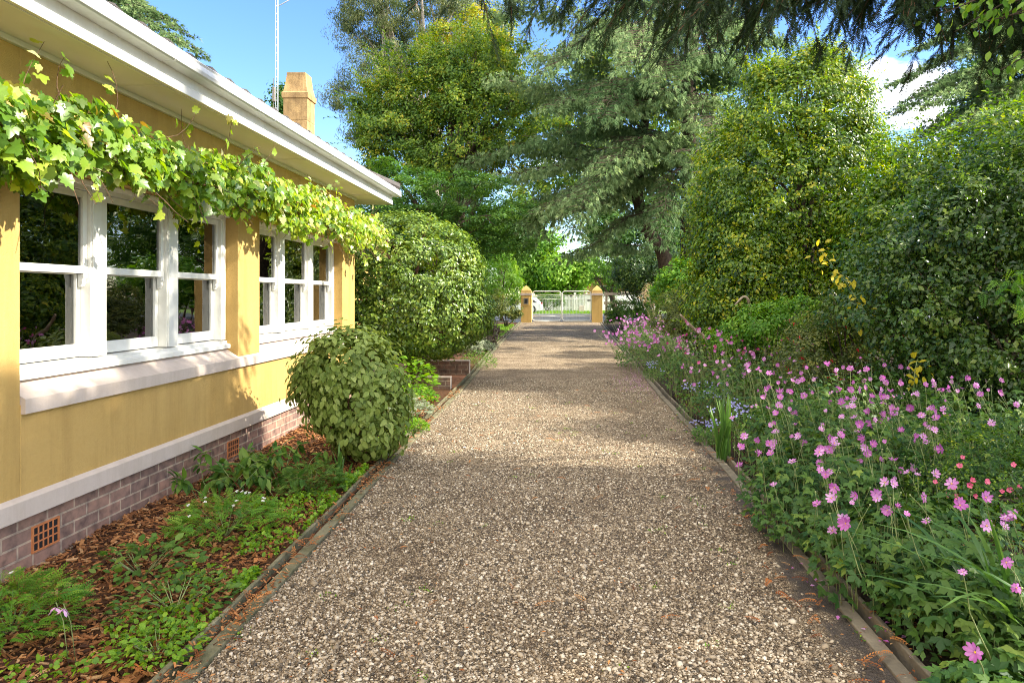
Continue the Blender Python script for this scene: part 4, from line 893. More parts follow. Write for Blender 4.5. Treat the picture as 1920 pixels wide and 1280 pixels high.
TOP=0
def anemone(label,cx,cy,rx,ry,hf,nl,nf,h0,h1,fl=ANE,lean=(-.25,-.1),gname='pink anemone clumps along the right flower bed',ls=.085,m='anem',fs=1.0,tm=TRIF,zb=None,cat='flowering plant',name='anemone_plant',size2=None,bias=None):
    z0=float(gz(cy)) if zb is None else zb
    e=empty(name,(cx,cy,z0),label,cat,gname)
    # foliage mound
    b=Buf(); n=nl; a=np.random.rand(n)*6.283; r=np.sqrt(np.random.rand(n)); X=cx+rx*r*np.cos(a); Y=cy+ry*r*np.sin(a)
    top=hf*(1-.45*r**2.6)*(1+.25*np.sin(X*6)*np.cos(Y*5)); Z=z0+top*(np.random.rand(n)**.45)
    nrm=unit(np.stack([np.cos(a)*r*.7,np.sin(a)*r*.7-.15,.8+0*r],1)+rs(n)*.4); dd=np.stack([np.cos(a),np.sin(a),-.35+0*a],1)+rs(n)*.8
    leaves(b,np.stack([X,Y,Z],1),dd,nrm,ls*np.random.uniform(.6,1.3,n),tm,np.clip(np.random.normal(.38,.26,n),0,1))
    part('foliage',b,M[m],e)
    # stems
    bs=Buf()
    for i in range(int(nl/14)):
        a_=rnd.uniform(0,6.28); r_=math.sqrt(rnd.random()); x,y=cx+rx*.9*r_*math.cos(a_),cy+ry*.9*r_*math.sin(a_)
        tube(bs,[(x*.96+cx*.04,y*.96+cy*.04,z0-.01),(x,y,z0+hf*.8*(1-.5*r_**2))],[.003,.002],4,cap=False)
    pos=[]
    for i in range(nf):
        a_=rnd.uniform(0,6.28); r_=math.sqrt(rnd.random()); x,y=cx+rx*r_*math.cos(a_),cy+ry*r_*math.sin(a_); h=rnd.uniform(h0,h1)*(1-.15*r_)
        lx,ly=lean[0]*h*rnd.uniform(.3,1.5),lean[1]*h*rnd.uniform(-.5,2); p0=np.array([x,y,z0+hf*.3]); p1=np.array([x+lx,y+ly,z0+h])
        c=curve(p0,p1,.07,6); tube(bs,c,np.linspace(.0032,.0018,6),4,cap=False)
        if fl is not None:
            f=(rnd.uniform(-.9,.3),rnd.uniform(-1.2,.1),rnd.uniform(-.1,.9))
            place(rnd.choice(fl),'flower',e,p1,f,rnd.uniform(.68,1.08)*fs*(.65 if rnd.random()<.2 else 1))
        if rnd.random()<.5:   # bud on a side stalk
            q=p0+(p1-p0)*.75; q2=q+np.array([rnd.uniform(-.08,.08),rnd.uniform(-.08,.08),.1+.1*rnd.random()]); tube(bs,[q,(q+q2)/2+[0,0,.01],q2],[.0018,.0014,.0012],4,cap=False)
            V,Fi=ICO; bs.add(V*.006*fs+q2,Fi,0)
    part('stem',bs,M['stem'],e)
    return e
G='pink anemone clumps along the right flower bed'
anemone('flowerless anemone foliage at the very bottom right corner by the kerb',1.66,2.42,0.30,0.38,0.26,588,0,0.28,0.51,ls=0.082)
anemone('low anemone foliage without many blooms in front of the strap-leaved plant',1.98,3.25,0.42,0.55,0.40,1300,6,0.47,0.71,ls=0.082)
anemone('anemone clump with scattered purple-pink blooms just above the strap leaves',1.96,3.75,0.59,0.60,0.50,1372,22,0.42,0.80,ls=0.075)
anemone('anemone clump overhanging the kerb where the silt strip widens',1.81,4.75,0.54,0.77,0.52,1680,24,0.42,0.78,ls=0.070)
anemone('tall anemone clump with the tightest cluster of big mauve blooms mid bed',2.21,5.10,0.65,0.77,0.62,2029,58,0.5,.96,ls=0.070)
anemone('anemone clump with mauve blooms beside the small-leaved coral azalea',2.96,5.40,0.65,0.77,0.75,1951,26,0.71,1.05,ls=0.070)
anemone('anemone clump with pale mauve blooms in front of the dark camellia',3.86,6.00,0.76,0.66,0.75,1808,26,0.71,1.01,ls=0.070)
anemone('anemone clump of dense leaves between kerb and blue-flowered plants',2.25,6.30,0.59,0.88,0.63,1808,16,0.57,0.85,ls=0.066)
anemone('anemone clump behind the tight mauve cluster with pinker blooms',2.66,6.70,0.76,0.77,0.78,1951,38,0.71,1.05,ls=0.066)
anemone('anemone clump in front of the green strap leaves and fuchsia',3.56,7.40,0.76,0.66,0.75,1475,22,0.71,1.01,ls=0.066)
anemone('anemone clump with pink blooms behind the upright iris leaves',2.41,8.70,0.76,0.88,0.75,1951,40,0.62,1.01,ls=0.061,fs=1.05)
anemone('wide anemone clump thick with bright pink blooms below the bare curved stem',2.46,11.20,0.86,1.10,0.93,2142,80,0.70,1.26,fl=HOT+ANE,ls=0.061,fs=1.1)
anemone('anemone clump with bright pink blooms at the foot of the golden camellia',3.36,10.40,0.86,0.88,0.90,1808,50,0.67,1.21,fl=HOT+ANE,ls=0.061,fs=1.1)
anemone('mounded anemone clump smothered in mauve blooms leaning out over the drive',1.96,15.20,0.81,1.43,0.60,1512,100,0.55,0.98,ls=0.066,fs=1.2,lean=(-.6,-.2))
anemone('anemone clump with mauve blooms behind the mounded one near the rose bush',2.66,17.00,0.86,1.65,0.70,1344,95,0.70,1.15,ls=0.066,fs=1.2,lean=(-.5,-.2))
anemone('farthest anemone clump with small mauve blooms towards the right gate pillar',2.41,20.50,0.76,2.42,0.70,1176,60,0.70,1.10,ls=0.074,fs=1.1)
# one large low bloom
e=empty('anemone_bloom',(1.62,2.52,0),'single large mauve anemone bloom low at the bottom right beside strap leaves','flower'); bs=Buf()
p1=P(1829,1222,2.55); tube(bs,curve((1.66,2.62,0),p1,.05,6),.003,5); part('stem',bs,M['stem'],e); place(ANE[1],'bloom',e,p1,(-.9,-.6,.35),1.1)

# strap-leaved plants
def blades(name,label,cx,cy,n,L,W,spread,m='blade',lean=(0,0),group='strap-leaved iris clumps',zb=None,h=.05,cat='plant'):
    z0=float(gz(cy)) if zb is None else zb; e=empty(name,(cx,cy,z0),label,cat,group); b=Buf()
    for i in range(n):
        a=rnd.uniform(0,6.28); l=L*rnd.uniform(.6,1.1); sp=spread*rnd.uniform(.2,1.2); ox,oy=rnd.gauss(0,h),rnd.gauss(0,h); k=8
        t=np.linspace(0,1,k); out=l*sp*t**1.8; X=cx+ox+np.cos(a)*out+lean[0]*l*t**1.5; Y=cy+oy+np.sin(a)*out+lean[1]*l*t**1.5; Z=z0+l*(t-.42*min(1,sp+abs(lean[0]))*t**2.6)
        w_=W*(np.sin(np.clip(t*.9+.12,0,1)*math.pi)**.5); w_[-1]=.001; sa=a+math.pi/2+rnd.uniform(-.5,.5); sx,sy=np.cos(sa),np.sin(sa)
        Lf=np.stack([X-sx*w_/2,Y-sy*w_/2,Z],1);Md=np.stack([X,Y,Z-.12*w_],1);Rt=np.stack([X+sx*w_/2,Y+sy*w_/2,Z],1)
        V=np.concatenate([Lf,Md,Rt]); i_=np.arange(k-1)
        b.add(V,[np.stack([i_,i_+k,i_+k+1,i_+1],1),np.stack([i_+k,i_+2*k,i_+2*k+1,i_+k+1],1)],0,np.clip(rnd.gauss(.5,.25)+.25*(t.tolist()*3 and np.tile(t,3)-.5),0,1))
    part('leaf_blades',b,M[m],e); return e
blades('strap_leaf_plant','large arching strap-leaved clump at the bottom right corner',2.02,3.0,48,.80,.025,.7,lean=(-.32,.0),h=.09,zb=.06)
blades('iris_clump','upright iris leaves standing by the kerb beside the blue flowers',1.62,6.9,20,.66,.028,.28,h=.04)
blades('iris_clump','broad dark iris leaves rising behind the anemones before the dark camellia',4.1,7.9,26,1.05,.035,.4,h=.12)
blades('iris_clump','arching grassy leaves between the blue flowers and pink anemones',2.4,7.7,30,.7,.014,.6,h=.1)
blades('iris_clump','small spiky green iris tuft under the round shrub by the left kerb',-1.98,6.05,14,.36,.024,.35,h=.03)
blades('iris_clump','fine grassy tuft of upright leaves behind the fuchsia',3.3,8.9,24,.8,.016,.5,h=.1)

# azalea with coral blooms, fuchsia, blue plumbago, etc.
e=shrub('coral_azalea','low small-leaved azalea dotted with coral pink blooms at the right','shrub',(3.05,4.55,0),
 [(3.05,4.6,.42,.62,.5,.34),(3.6,4.7,.45,.5,.5,.36),(2.7,4.7,.35,.4,.35,.28)],M['camY'],340,.085,13000,.024,DIAM,bark='bark',r0=.012,stems=8,tint=(.22,.15,.2),shell=.6,zmin=.05)
for (u,v) in [(1780,910),(1795,932),(1828,903),(1848,902),(1868,917),(1905,912),(1902,922),(1826,913),(1862,910),(1890,868),(1770,925),(1756,905),(1812,860),(1808,877),(1838,935)]:
    place(rnd.choice(COR),'flower',e,P(u,v,4.25)+[0,rnd.uniform(-.05,.1),0],(rnd.uniform(-.6,.4),-1,rnd.uniform(.2,.8)),rnd.uniform(.8,1.2))
e=shrub('red_fuchsia','loose fuchsia bush with tiny olive leaves and hanging red flowers','shrub',(4.0,9.4,0),
 [(4.0,9.4,1.0,.95,.8,.74),(3.4,9.1,.8,.7,.6,.55),(4.7,9.5,.75,.8,.6,.6)],M['olive'],420,.14,16000,.038,DIAM,r0=.02,stems=14,tint=(.45,.2,.2),shell=.5,zmin=.08)
for i in range(34):
    a=rnd.uniform(2.6,6.8); p=(3.9+.85*math.cos(a),9.3+.75*math.sin(a)-.1,rnd.uniform(.6,1.4)); place(RED[0],'flower',e,p,(rnd.uniform(-.2,.2),-.3,-1),rnd.uniform(.8,1.3))
def blue(label,cx,cy,rx,ry,h,n):
    e=anemone(label,cx,cy,rx,ry,h,700,0,.3,.4,fl=None,gname='low blue-flowered plants by the right kerb',ls=.03,tm=DIAM,m='mid',name='blue_flowered_plant')
    k=0
    while k<n:
        qx,qy=cx+rnd.gauss(0,rx*.5),cy+rnd.gauss(0,ry*.5); hh=float(gz(cy))+h*rnd.uniform(.85,1.15)
        for j in range(6):
            place(BLU[0],'flower',e,(qx+rnd.gauss(0,.035),qy+rnd.gauss(0,.035),hh+rnd.gauss(0,.02)),(rnd.uniform(-.6,.2),-.8,1),.95); k+=1
blue('blue-flowered mound behind the upright iris leaves at the kerb',1.85,9.0,.35,.6,.42,96)
blue('sprays of blue flowers in front of the iris leaves and anemones',1.86,7.3,.3,.4,.42,72)
blue('small patch of blue flowers hanging at the kerb edge',1.60,7.75,.13,.28,.18,36)
blue('blue flowers trailing at the foot of the mounded mauve anemones',1.75,13.3,.2,.5,.3,48)

# middle-distance shrubs on the right
shrub('rhododendron_bush','rhododendron with whorled olive leaves behind the bare curved stem','shrub',base(1320,15),
 [blob(1320,570,15,70,50),blob(1260,590,16,45,40),blob(1390,580,14.5,50,45),blob(1300,600,14.5,60,35)],M['olive'],420,.17,15000,.085,LANCE,r0=.03,stems=12,tint=(.35,.2,.2),shell=.5,zmin=.1,wid=1.5)
shrub('leafy_green_shrub','bright green leafy shrub below the drooping cedar boughs','shrub',base(1290,18),
 [blob(1290,530,18,55,45),blob(1340,520,18,45,40),blob(1250,550,19,35,32)],M['bright'],300,.2,11000,.085,OVAL,r0=.03,stems=10,tint=(.4,.2,.2),shell=.5,zmin=.2)
shrub('cream_rose_bush','small spindly bush with cream and pinkish leaves on pale stems','shrub',base(1232,21),
 [blob(1225,550,21,26,22),blob(1240,565,21,20,14)],leafmat('cream_leaf',[(.18,.22,.06),(.4,.36,.16),(.6,.45,.3)],.5,.3),70,.12,1500,.06,DIAM,bark='barkpale',r0=.022,stems=9,tint=(.5,.3,.2),shell=.4)
shrub('small_gate_tree','small leaning tree with a fluffy green crown beside the right gate pillar','tree',base(1166,40),
 [blob(1138,488,40,30,30),blob(1125,515,40,22,22),blob(1150,520,40,24,26),blob(1140,540,40,18,18)],M['bright'],260,.25,11000,.12,LANCE,bark='bark',r0=.2,fork=P(1140,510,40),tint=(.35,.18,.2),shell=.5)
shrub('dark_understorey_shrub','dark shadowy shrub under the leaning cedar trunk','shrub',base(1210,31),
 [blob(1210,520,31,60,45),blob(1260,500,31,50,40),blob(1180,505,31,35,35)],M['camD'],340,.4,16000,.11,DIAM,r0=.05,stems=8,tint=(.35,.2,.2),shell=.4,zmin=1.0)
shrub('pillar_hedge','low green hedge plants at the foot of the right gate pillar','shrub',base(1165,30),
 [blob(1160,582,30,26,20),blob(1200,580,28,34,24),blob(1145,598,30,12,12)],M['mid'],200,.16,8000,.07,DIAM,tint=(.4,.2,.2),shell=.4,zmin=.1)
shrub('fern_leaf_shrub','loose light green undergrowth between rhododendron and golden camellia','shrub',base(1430,10.8),
 [blob(1430,610,10.8,70,45),blob(1500,600,11,60,50),blob(1370,640,11,50,30)],M['bright'],300,.15,9000,.05,OVAL,r0=.015,stems=10,tint=(.5,.2,.2),shell=.4,zmin=.1)
# curved bare stems
def bare(label,pts,r):
    b=Buf(); pts=np.array(pts); t=np.linspace(0,1,len(pts)); tt=np.linspace(0,1,26)
    q=np.stack([np.interp(tt,t,pts[:,k]) for k in range(3)],1)
    for _ in range(3): q[1:-1]=(q[:-2]+q[1:-1]*2+q[2:])/4
    rr=np.interp(tt,np.linspace(0,1,len(r)),r)*(1+.08*np.sin(tt*30)); tube(b,q,rr,9)
    g_=q[0].copy(); o=obj('bare_stem',b,M['barkpale']); tag(o,label,'branch','bare curved shrub stems')
bare('thick bare curved pale stem arching above the mauve anemones',[P(1334,690,12.4),P(1325,632,12.4),P(1305,620,12.4),P(1288,604,12.3),P(1276,590,12.2)],[.035,.034,.032,.026,.02])
bare('hooked bare silvery stem before the golden camellia foliage',[P(1440,680,11.6),P(1432,622,11.6),P(1415,612,11.6),P(1404,585,11.5),P(1405,562,11.4),P(1395,553,11.4),P(1378,572,11.4)],[.045,.042,.034,.025,.022,.02,.014])
# yellow leaf sprigs
def sprig(label,pts,m,n,s,tm=OVAL,spread=.05,cat='shrub'):
    e=empty('leafy_sprig',pts[0],label,cat); b=Buf(); bs=Buf(); pts=np.array(pts); q=pts
    tube(bs,q,np.linspace(.008,.002,len(q)),5); t=np.linspace(0,1,len(q)); ss=.35+.65*np.random.rand(n); pp=np.stack([np.interp(ss,t,q[:,k]) for k in range(3)],1)+np.random.normal(0,spread,(n,3))
    leaves(b,pp,rs(n)+[-.3,0,-.3],rs(n)*.5+[0,-.5,.7],s*np.random.uniform(.7,1.3,n),tm,np.random.rand(n)); part('foliage',b,m,e); part('stem',bs,M['stem'],e)
sprig('slender rose shoot with yellow-green leaves standing above the fuchsia',[(4.0,8.2,0),P(1650,650,8.2),P(1620,580,8.0),P(1580,520,7.9),P(1535,465,7.8)],M['yleaf'],60,.075,spread=.075)
sprig('small plant with clear yellow leaves among the dark iris blades',[(3.7,7.3,0),P(1715,700,7.2),P(1720,672,7.2)],M['yleaf'],16,.09,spread=.05)
sprig('bright green ferny shoot poking in at the right edge',[(4.9,6.1,0),P(1960,640,6.0),P(1930,560,6.0),P(1895,520,5.9)],M['bright'],46,.12,FERN,.08)
# ------------------------------------------------------------ left bed plants
def ferny(name,label,cx,cy,r,h,n,s,m='bright',tm=FERN,group=None,white=0,up=.5):
    e=empty(name,(cx,cy,-.02),label,'plant',group); b=Buf(); a=np.random.rand(n)*6.283; q=np.sqrt(np.random.rand(n)); X=cx+r*q*np.cos(a);Y=cy+r*q*np.sin(a)
    Z=h*(1-.6*q**2)*np.random.rand(n)**.5; nr=np.stack([np.cos(a)*q*.6,np.sin(a)*q*.6,up+.4+0*a],1)+rs(n)*.35; dd=np.stack([np.cos(a),np.sin(a),.15+0*a],1)+rs(n)*.5
    leaves(b,np.stack([X,Y,Z],1),dd,nr,s*np.random.uniform(.6,1.3,n),tm,np.clip(np.random.normal(.5,.25,n),0,1)); part('foliage',b,M[m],e)
    bs=Buf()
    for i in range(14):
        a_=rnd.uniform(0,6.28); tube(bs,[(cx,cy,-.02),(cx+r*.5*math.cos(a_),cy+r*.5*math.sin(a_),h*.6)],[.004,.002],4,cap=False)
    part('stem',bs,M['stem'],e)
    for i in range(white):
        a_=rnd.uniform(0,6.28);q_=rnd.random()**.5*.8; place(WHI[0],'flower',e,(cx+r*q_*math.cos(a_),cy+r*q_*math.sin(a_),h*(1.02-.5*q_*q_)),(0,-.4,1),.8)
    return e
ferny('corydalis_plant','ferny bright green mound with tiny white flowers beside the brick footing middle',-2.35,4.75,.34,.27,520,.07,group='ferny mounds in the left bed',white=14)
ferny('corydalis_plant','ferny green mound at the lower left corner under the brick wall',-2.72,3.35,.30,.27,560,.07,group='ferny mounds in the left bed',white=4)
ferny('corydalis_plant','dense ferny mound just in front of the round shrub',-2.12,5.75,.25,.27,460,.065,m='mid',group='ferny mounds in the left bed')
ferny('lime_moss_plant','small lime green cushion plant on the left kerb past the round shrub',-1.78,8.3,.13,.17,360,.04,m='lime',tm=DIAM)
ferny('spreading_plant','leafy spreading plant with blue-green small leaves near the lower left mulch',-2.05,3.6,.30,.17,330,.042,m='mid',tm=OVAL,group='small leafy plants in the mulch')
ferny('spreading_plant','leafy spreading plant with yellow-green leaves at the kerb bottom left',-1.87,3.15,.20,.13,300,.034,m='lime',tm=OVAL,group='small leafy plants in the mulch')
ferny('spreading_plant','sparse leafy stems in the mulch near the air vent',-2.5,4.05,.30,.20,170,.06,m='mid',tm=OVAL,group='small leafy plants in the mulch')
ferny('spreading_plant','pale green low plant spreading beyond the round shrub',-2.2,9.2,.42,.34,900,.06,m='grey',tm=OVAL,group='small leafy plants in the mulch')
ferny('spreading_plant','pale green low plant at the kerb before the brick steps',-2.35,10.4,.42,.30,800,.06,m='bright',tm=OVAL,group='small leafy plants in the mulch')
ferny('hydrangea_plant','pale drooping leafy plant in front of the low brick wall',-2.6,11.7,.4,.62,420,.11,m='lime',tm=OVAL)
ferny('catmint_plant','low dark green plant with mauve flowers under the clipped dome',-1.95,15.6,.42,.45,900,.05,m='mid',tm=DIAM)
# long-leaved plant by the wall
e=empty('long_leaved_plant',(-2.75,6.0,0),'arching plant with long pointed leaves leaning on the brick footing','plant'); b=Buf(); bs=Buf()
for i in range(34):
    a=rnd.uniform(0,6.28); L=rnd.uniform(.25,.5); base_=np.array([-2.72+rnd.uniform(-.3,.35),5.95+rnd.uniform(-.45,.35),-.02]); tip=base_+[math.cos(a)*L*.7,math.sin(a)*L*.6,L*rnd.uniform(.45,.95)]
    tip[0]=max(tip[0],-3.15); c=curve(base_,tip,.12,7,.12); tube(bs,c,np.linspace(.004,.002,7),4,cap=False); n=12; ss=.3+.7*np.random.rand(n)
    pp=np.stack([np.interp(ss,np.linspace(0,1,7),c[:,k]) for k in range(3)],1); leaves(b,pp,rs(n)*.8+[math.cos(a)*.5,math.sin(a)*.5,-.35],rs(n)*.4+[.1,-.1,1],np.random.uniform(.08,.15,n),OVAL,np.random.rand(n),wid=.62)
part('foliage',b,M['mid'],e); part('stem',bs,M['stem'],e)
# creeping ground cover
b=Buf()
for (cx,cy,r,n) in [(-2.0,5.25,.38,1000),(-1.95,4.5,.20,300),(-2.1,3.9,.2,120),(-1.85,5.95,.2,500),(-2.3,7.9,.4,1200),(-2.1,8.7,.35,1300),(-1.95,3.3,.26,520),(-2.3,2.8,.25,260),(-2.4,9.9,.4,900),(-1.82,6.3,.1,200),(-1.78,3.9,.1,260)]:
    a=np.random.rand(n)*6.283; q=np.sqrt(np.random.rand(n))*(1+.3*np.sin(a*5)); X=np.minimum(cx+r*q*np.cos(a),XL(cy)-.16);Y=cy+r*1.2*q*np.sin(a); Z=.03+.07*np.random.rand(n)*(1.2-q)
    leaves(b,np.stack([X,Y,Z],1),rs(n)+[0,0,.1],rs(n)*.5+[0,0,1],np.random.uniform(.016,.036,n),OVAL,np.random.rand(n),wid=1.4)
tag(obj('creeping_ground_cover',b,M['lime']),'yellow-green creeping ground cover over the left bed mulch','ground cover',kind='stuff')
b=Buf(); n=5200; Y=2.3+np.random.rand(n)**1.2*14; X=XR(Y)+.24+np.random.rand(n)**1.3*3.5
leaves(b,np.stack([X,Y,gz(Y)+.03+.05*np.clip(X-1.7,0,3)+.16*np.random.rand(n)],1),rs(n)+[0,0,.2],rs(n)*.6+[0,0,1],np.random.uniform(.03,.07,n),OVAL,np.random.rand(n),wid=1.2)
tag(obj('undergrowth',b,M['mid']),'low green undergrowth filling gaps between flower clumps in the right bed','undergrowth',kind='stuff')
# aquilegia-like pale flowers
e=empty('bellflower',(-2.32,3.25,-.02),'two drooping lilac bell flowers above the mulch near the lower left','flower'); bs=Buf()
for (u,v) in ((105,1137),(119,1140)):
    p=P(u,v,3.05); tube(bs,[(p[0]+.02,3.1,-.02),(p[0]+.01,3.08,p[2]*.6+.03),p+[0,0,.02]],.002,5)
    bf=flowermesh(5,.03,.016,.9,M['petal'],.95,False); place(bf,'flower',e,p,(.1,-.3,-1),1)
part('stem',bs,M['stem'],e)

# low brick walls and path across the left bed
def lowwall(name,label,x0,x1,y0,y1,z1,cap):
    e=empty(name,((x0+x1)/2,y0,0),label,'wall','low walls beside the brick path'); b=Buf(); box(b,x0,x1,y0,y1,-.1,z1); part('brickwork',b,M['brickX'],e,smooth=False)
    b=Buf(); box(b,x0-.02,x1+.012,y0-.012,y1+.012,z1,z1+.022); box(b,x1,x1+.012,y0-.012,y1+.012,-.1,z1); part('capping',b,M[cap],e,smooth=False,bevel=.003)
lowwall('low_brick_wall','low brick wall with pale capping under the clipped dome',-3.25,-1.96,14.1,14.22,.30,'cream')
lowwall('low_brick_wall','shorter pale-edged brick wall on the near side of the path',-3.2,-2.03,12.2,12.3,.19,'cream')
b=Buf(); y=12.32
while y<14.05:
    x=-3.2
    while x<-1.98:
        box(b,x,min(x+.22,-1.95),y,y+.105,-.06,.018+rnd.uniform(-.004,.004)); x+=.228
    y+=.113
tag(obj('brick_path',b,M['brickpath'],smooth=False,bevel=.004),kind='structure')

# ------------------------------------------------------------ gate and what lies beyond
GY=37.0; g0=float(gz(GY))
def pillar(label,xc,box_=False):
    e=empty('gate_pillar',(xc,GY,g0),label,'gate pillar','rendered gate pillars'); b=Buf(); h=.285
    zb=g0-.05; z1=g0+1.44
    box(b,xc-h,xc+h,GY-h,GY+h,zb,z1); 
    cap=[(z1+.12,h-.0),(z1+.25,h-.015),(z1+.34,h-.07),(z1+.43,h-.16),(z1+.50,.05),(z1+.53,.02)]
    V=[];Fq=[]
    for z,r in cap: V+=[(xc-r,GY-r,z),(xc+r,GY-r,z),(xc+r,GY+r,z),(xc-r,GY+r,z)]
    for i in range(len(cap)-1):
        for k in range(4): Fq.append((i*4+k,i*4+(k+1)%4,(i+1)*4+(k+1)%4,(i+1)*4+k))
    b.add(V,[np.array(Fq),np.array([[len(V)-4,len(V)-3,len(V)-2,len(V)-1]]),np.array([[3,2,1,0]])])
    part('pillar_body',b,M['stucco'],e,smooth=False,bevel=.01)
    b=Buf(); box(b,xc-h-.03,xc+h+.03,GY-h-.03,GY+h+.03,z1,z1+.12); part('band',b,M['cream'],e,smooth=False,bevel=.01)
    if box_:
        b=Buf(); yy=GY-h
        box(b,xc-.2,xc+.2,yy-.03,yy+.01,g0+.90,g0+1.36); f=part('letterbox_frame',b,M['stucco'],e,smooth=False,bevel=.008)
        b=Buf(); box(b,xc-.13,xc+.13,yy-.036,yy-.031,g0+.97,g0+1.29); sub('recess_panel',b,M['timber'],f,smooth=False)
        b=Buf(); box(b,xc-.075,xc+.085,yy-.045,yy-.037,g0+1.02,g0+1.25); sub('slot',b,M['black'],f,smooth=False)
pillar('yellow gate pillar with a dark letterbox slot on the left of the gates',-2.03,True)
pillar('plain yellow gate pillar with pointed cap on the right of the gates',1.80)
def gate(label,x0,x1,hinge):
    e=empty('gate_leaf',((x0+x1)/2,GY,g0),label,'gate','white tubular driveway gates'); b=Buf(); z0,z1=g0+.06,g0+1.66; r=.15; pts=[]
    for cx_,cz_,a0 in ((x1-r,z0+r,-90),(x1-r,z1-r,0),(x0+r,z1-r,90),(x0+r,z0+r,180)):
        for k in range(5): a=R(a0+k*22.5); pts.append((cx_+r*math.cos(a),GY,cz_+r*math.sin(a)))
    pts.append(pts[0]); tube(b,pts,.024,8); 
    for z in (g0+1.47,g0+1.23,g0+.33): tube(b,[(x0,GY,z),(x1,GY,z)],.014,6)
    part('tube_frame',b,M['white'],e)
    b=Buf(); n=int((x1-x0)/.075)
    for i in range(1,n): x=x0+(x1-x0)*i/n; tube(b,[(x,GY,z0+.01),(x,GY,g0+1.23)],.006,5,cap=False)
    for i in range(1,2*n,2): x=x0+(x1-x0)*i/(2*n); tube(b,[(x,GY,z0+.01),(x,GY,g0+.42)],.005,5,cap=False)
    for z in np.linspace(g0+.1,g0+.42,5): tube(b,[(x0,GY+.006,z),(x1,GY+.006,z)],.005,5,cap=False)
    for z in (g0+1.35,): tube(b,[(x0,GY,z),(x1,GY,z)],.006,5,cap=False)
    part('mesh_infill',b,M['metal'],e)
gate('white tubular gate leaf hung on the letterbox pillar',-1.70,-.14,-1)
gate('white tubular gate leaf hung on the plain pillar',-.08,1.47,1)
# timber rail fence right of the pillar
e=empty('rail_fence',(4.5,37.6,g0),'grey timber rail fence behind shrubs right of the gate','fence'); 
for x in (2.35,4.8,7.2):
    b=Buf(); box(b,x-.06,x+.06,37.5,37.62,g0-.1,g0+1.62); part('post',b,M['timber'],e,smooth=False)
for z in (1.45,.95):
    b=Buf(); box(b,2.2,8,37.46,37.499,g0+z,g0+z+.14); part('rail',b,M['timber'],e,smooth=False)
# across the road
e=empty('picket_fence',(2,66,.2),'white picket fence across the road behind the lawn verge','fence')
b=Buf(); x=-3.0
while x<2.2:
    top=.2+1.50-.12*math.sin((x+3)/2.6*math.pi)**2; prism(b,[(x,.2),(x+.10,.2),(x+.10,top),(x+.05,top+.09),(x,top)],'y',66,66.03); x+=.135
part('picket_panel',b,M['white'],e,smooth=False)
b=Buf(); 
for z in (.5,1.35): box(b,-3,2.2,66.035,66.09,z,z+.09)
part('rail',b,M['white'],e,smooth=False)
for x in (-.4,1.0,2.15):
    b=Buf(); box(b,x,x+.14,65.9,65.99,.15,1.95); box(b,x-.02,x+.16,65.88,66.02,1.95,2.0); part('post',b,M['white'],e,smooth=False)
e=empty('solid_white_fence',(7,66,.2),'bright white boundary wall across the road glimpsed right of the gate','wall'); b=Buf()
box(b,2.9,15,66,66.15,.0,2.0); part('wall_panel',b,simple('white_wall',(.78,.74,.72),.8),e,smooth=False); b=Buf(); box(b,2.88,15.02,65.97,66.18,2.0,2.06); part('capping',b,M['cream'],e,smooth=False)
e=empty('white_letterbox',(2.3,62,.2),'tall white letterbox pillar on the verge seen through the right gate leaf','letterbox'); b=Buf()
box(b,1.95,2.75,62,62.4,.15,1.75); part('body',b,M['white'],e,smooth=False,bevel=.01); b=Buf(); box(b,1.9,2.8,61.95,62.45,1.751,1.85); part('top',b,M['cream'],e,smooth=False,bevel=.01)
b=Buf(); box(b,2.15,2.5,61.985,61.997,1.2,1.32); part('slot',b,M['black'],e,smooth=False)
tb=Buf(); box(tb,1.35,1.85,60.9,61.2,.19,.8); tag(obj('cream_box',tb,M['cream'],smooth=False,bevel=.02),'small cream utility box on the grass verge across the road','box')
# car
cg=empty('parked_car',(-4.0,58,.2),'white hatchback parked across the road partly hidden by the left pillar','car'); yc=58.0
prof=[(-6.0,.45),(-5.95,.85),(-5.75,1.0),(-5.0,1.10),(-4.3,1.52),(-3.0,1.58),(-2.35,1.50),(-1.95,1.12),(-1.82,.95),(-1.78,.55),(-1.9,.42),(-2.2,.40),(-5.6,.40)]
b=Buf(); n=len(prof); V=[]; ny=5; wy=[(-.85,.94),(-.80,1.0),(0,1.02),(.80,1.0),(.85,.94)]
for dy,s in wy:
    for x,z in prof: V.append((-3.9+(x+3.9)*s,yc+dy*(1-.16*max(0,(z-1.05)/.5)),.2+ .0+(z-.8)*s+.8-.2+.0))
Fq=[(j*n+i,j*n+(i+1)%n,(j+1)*n+(i+1)%n,(j+1)*n+i) for j in range(4) for i in range(n)]
b.add(V,[np.array(Fq),np.array([list(range(n))[::-1]]),np.array([[4*n+i for i in range(n)]])]); part('body',b,M['carpaint'],cg,smooth=False,bevel=.03)
b=Buf(); yg=yc-.80
prism(b,[(-4.75,1.12),(-4.2,1.44),(-3.45,1.49),(-3.45,1.12)],'y',yg-.04,yg+.01); prism(b,[(-3.38,1.12),(-3.38,1.49),(-2.75,1.46),(-2.25,1.14)],'y',yg-.04,yg+.01); part('side_window',b,M['black'],cg,smooth=False)
for x in (-5.1,-2.65):
    b=Buf(); 
    for r0,y0,y1,mi in ((.33,yc-.90,yc-.70,0),(.19,yc-.915,yc-.89,1)):
        prism(b,[(x+r0*math.cos(a),.53+r0*math.sin(a)) for a in np.linspace(0,2*math.pi,20,endpoint=False)],'y',y0,y1,mi)
    part('wheel',b,[M['tyre'],M['metal']],cg,smooth=False)
b=Buf(); box(b,-1.93,-1.80,yc-.82,yc-.55,.98,1.12); part('tail_light',b,M['red'],cg,smooth=False,bevel=.01)
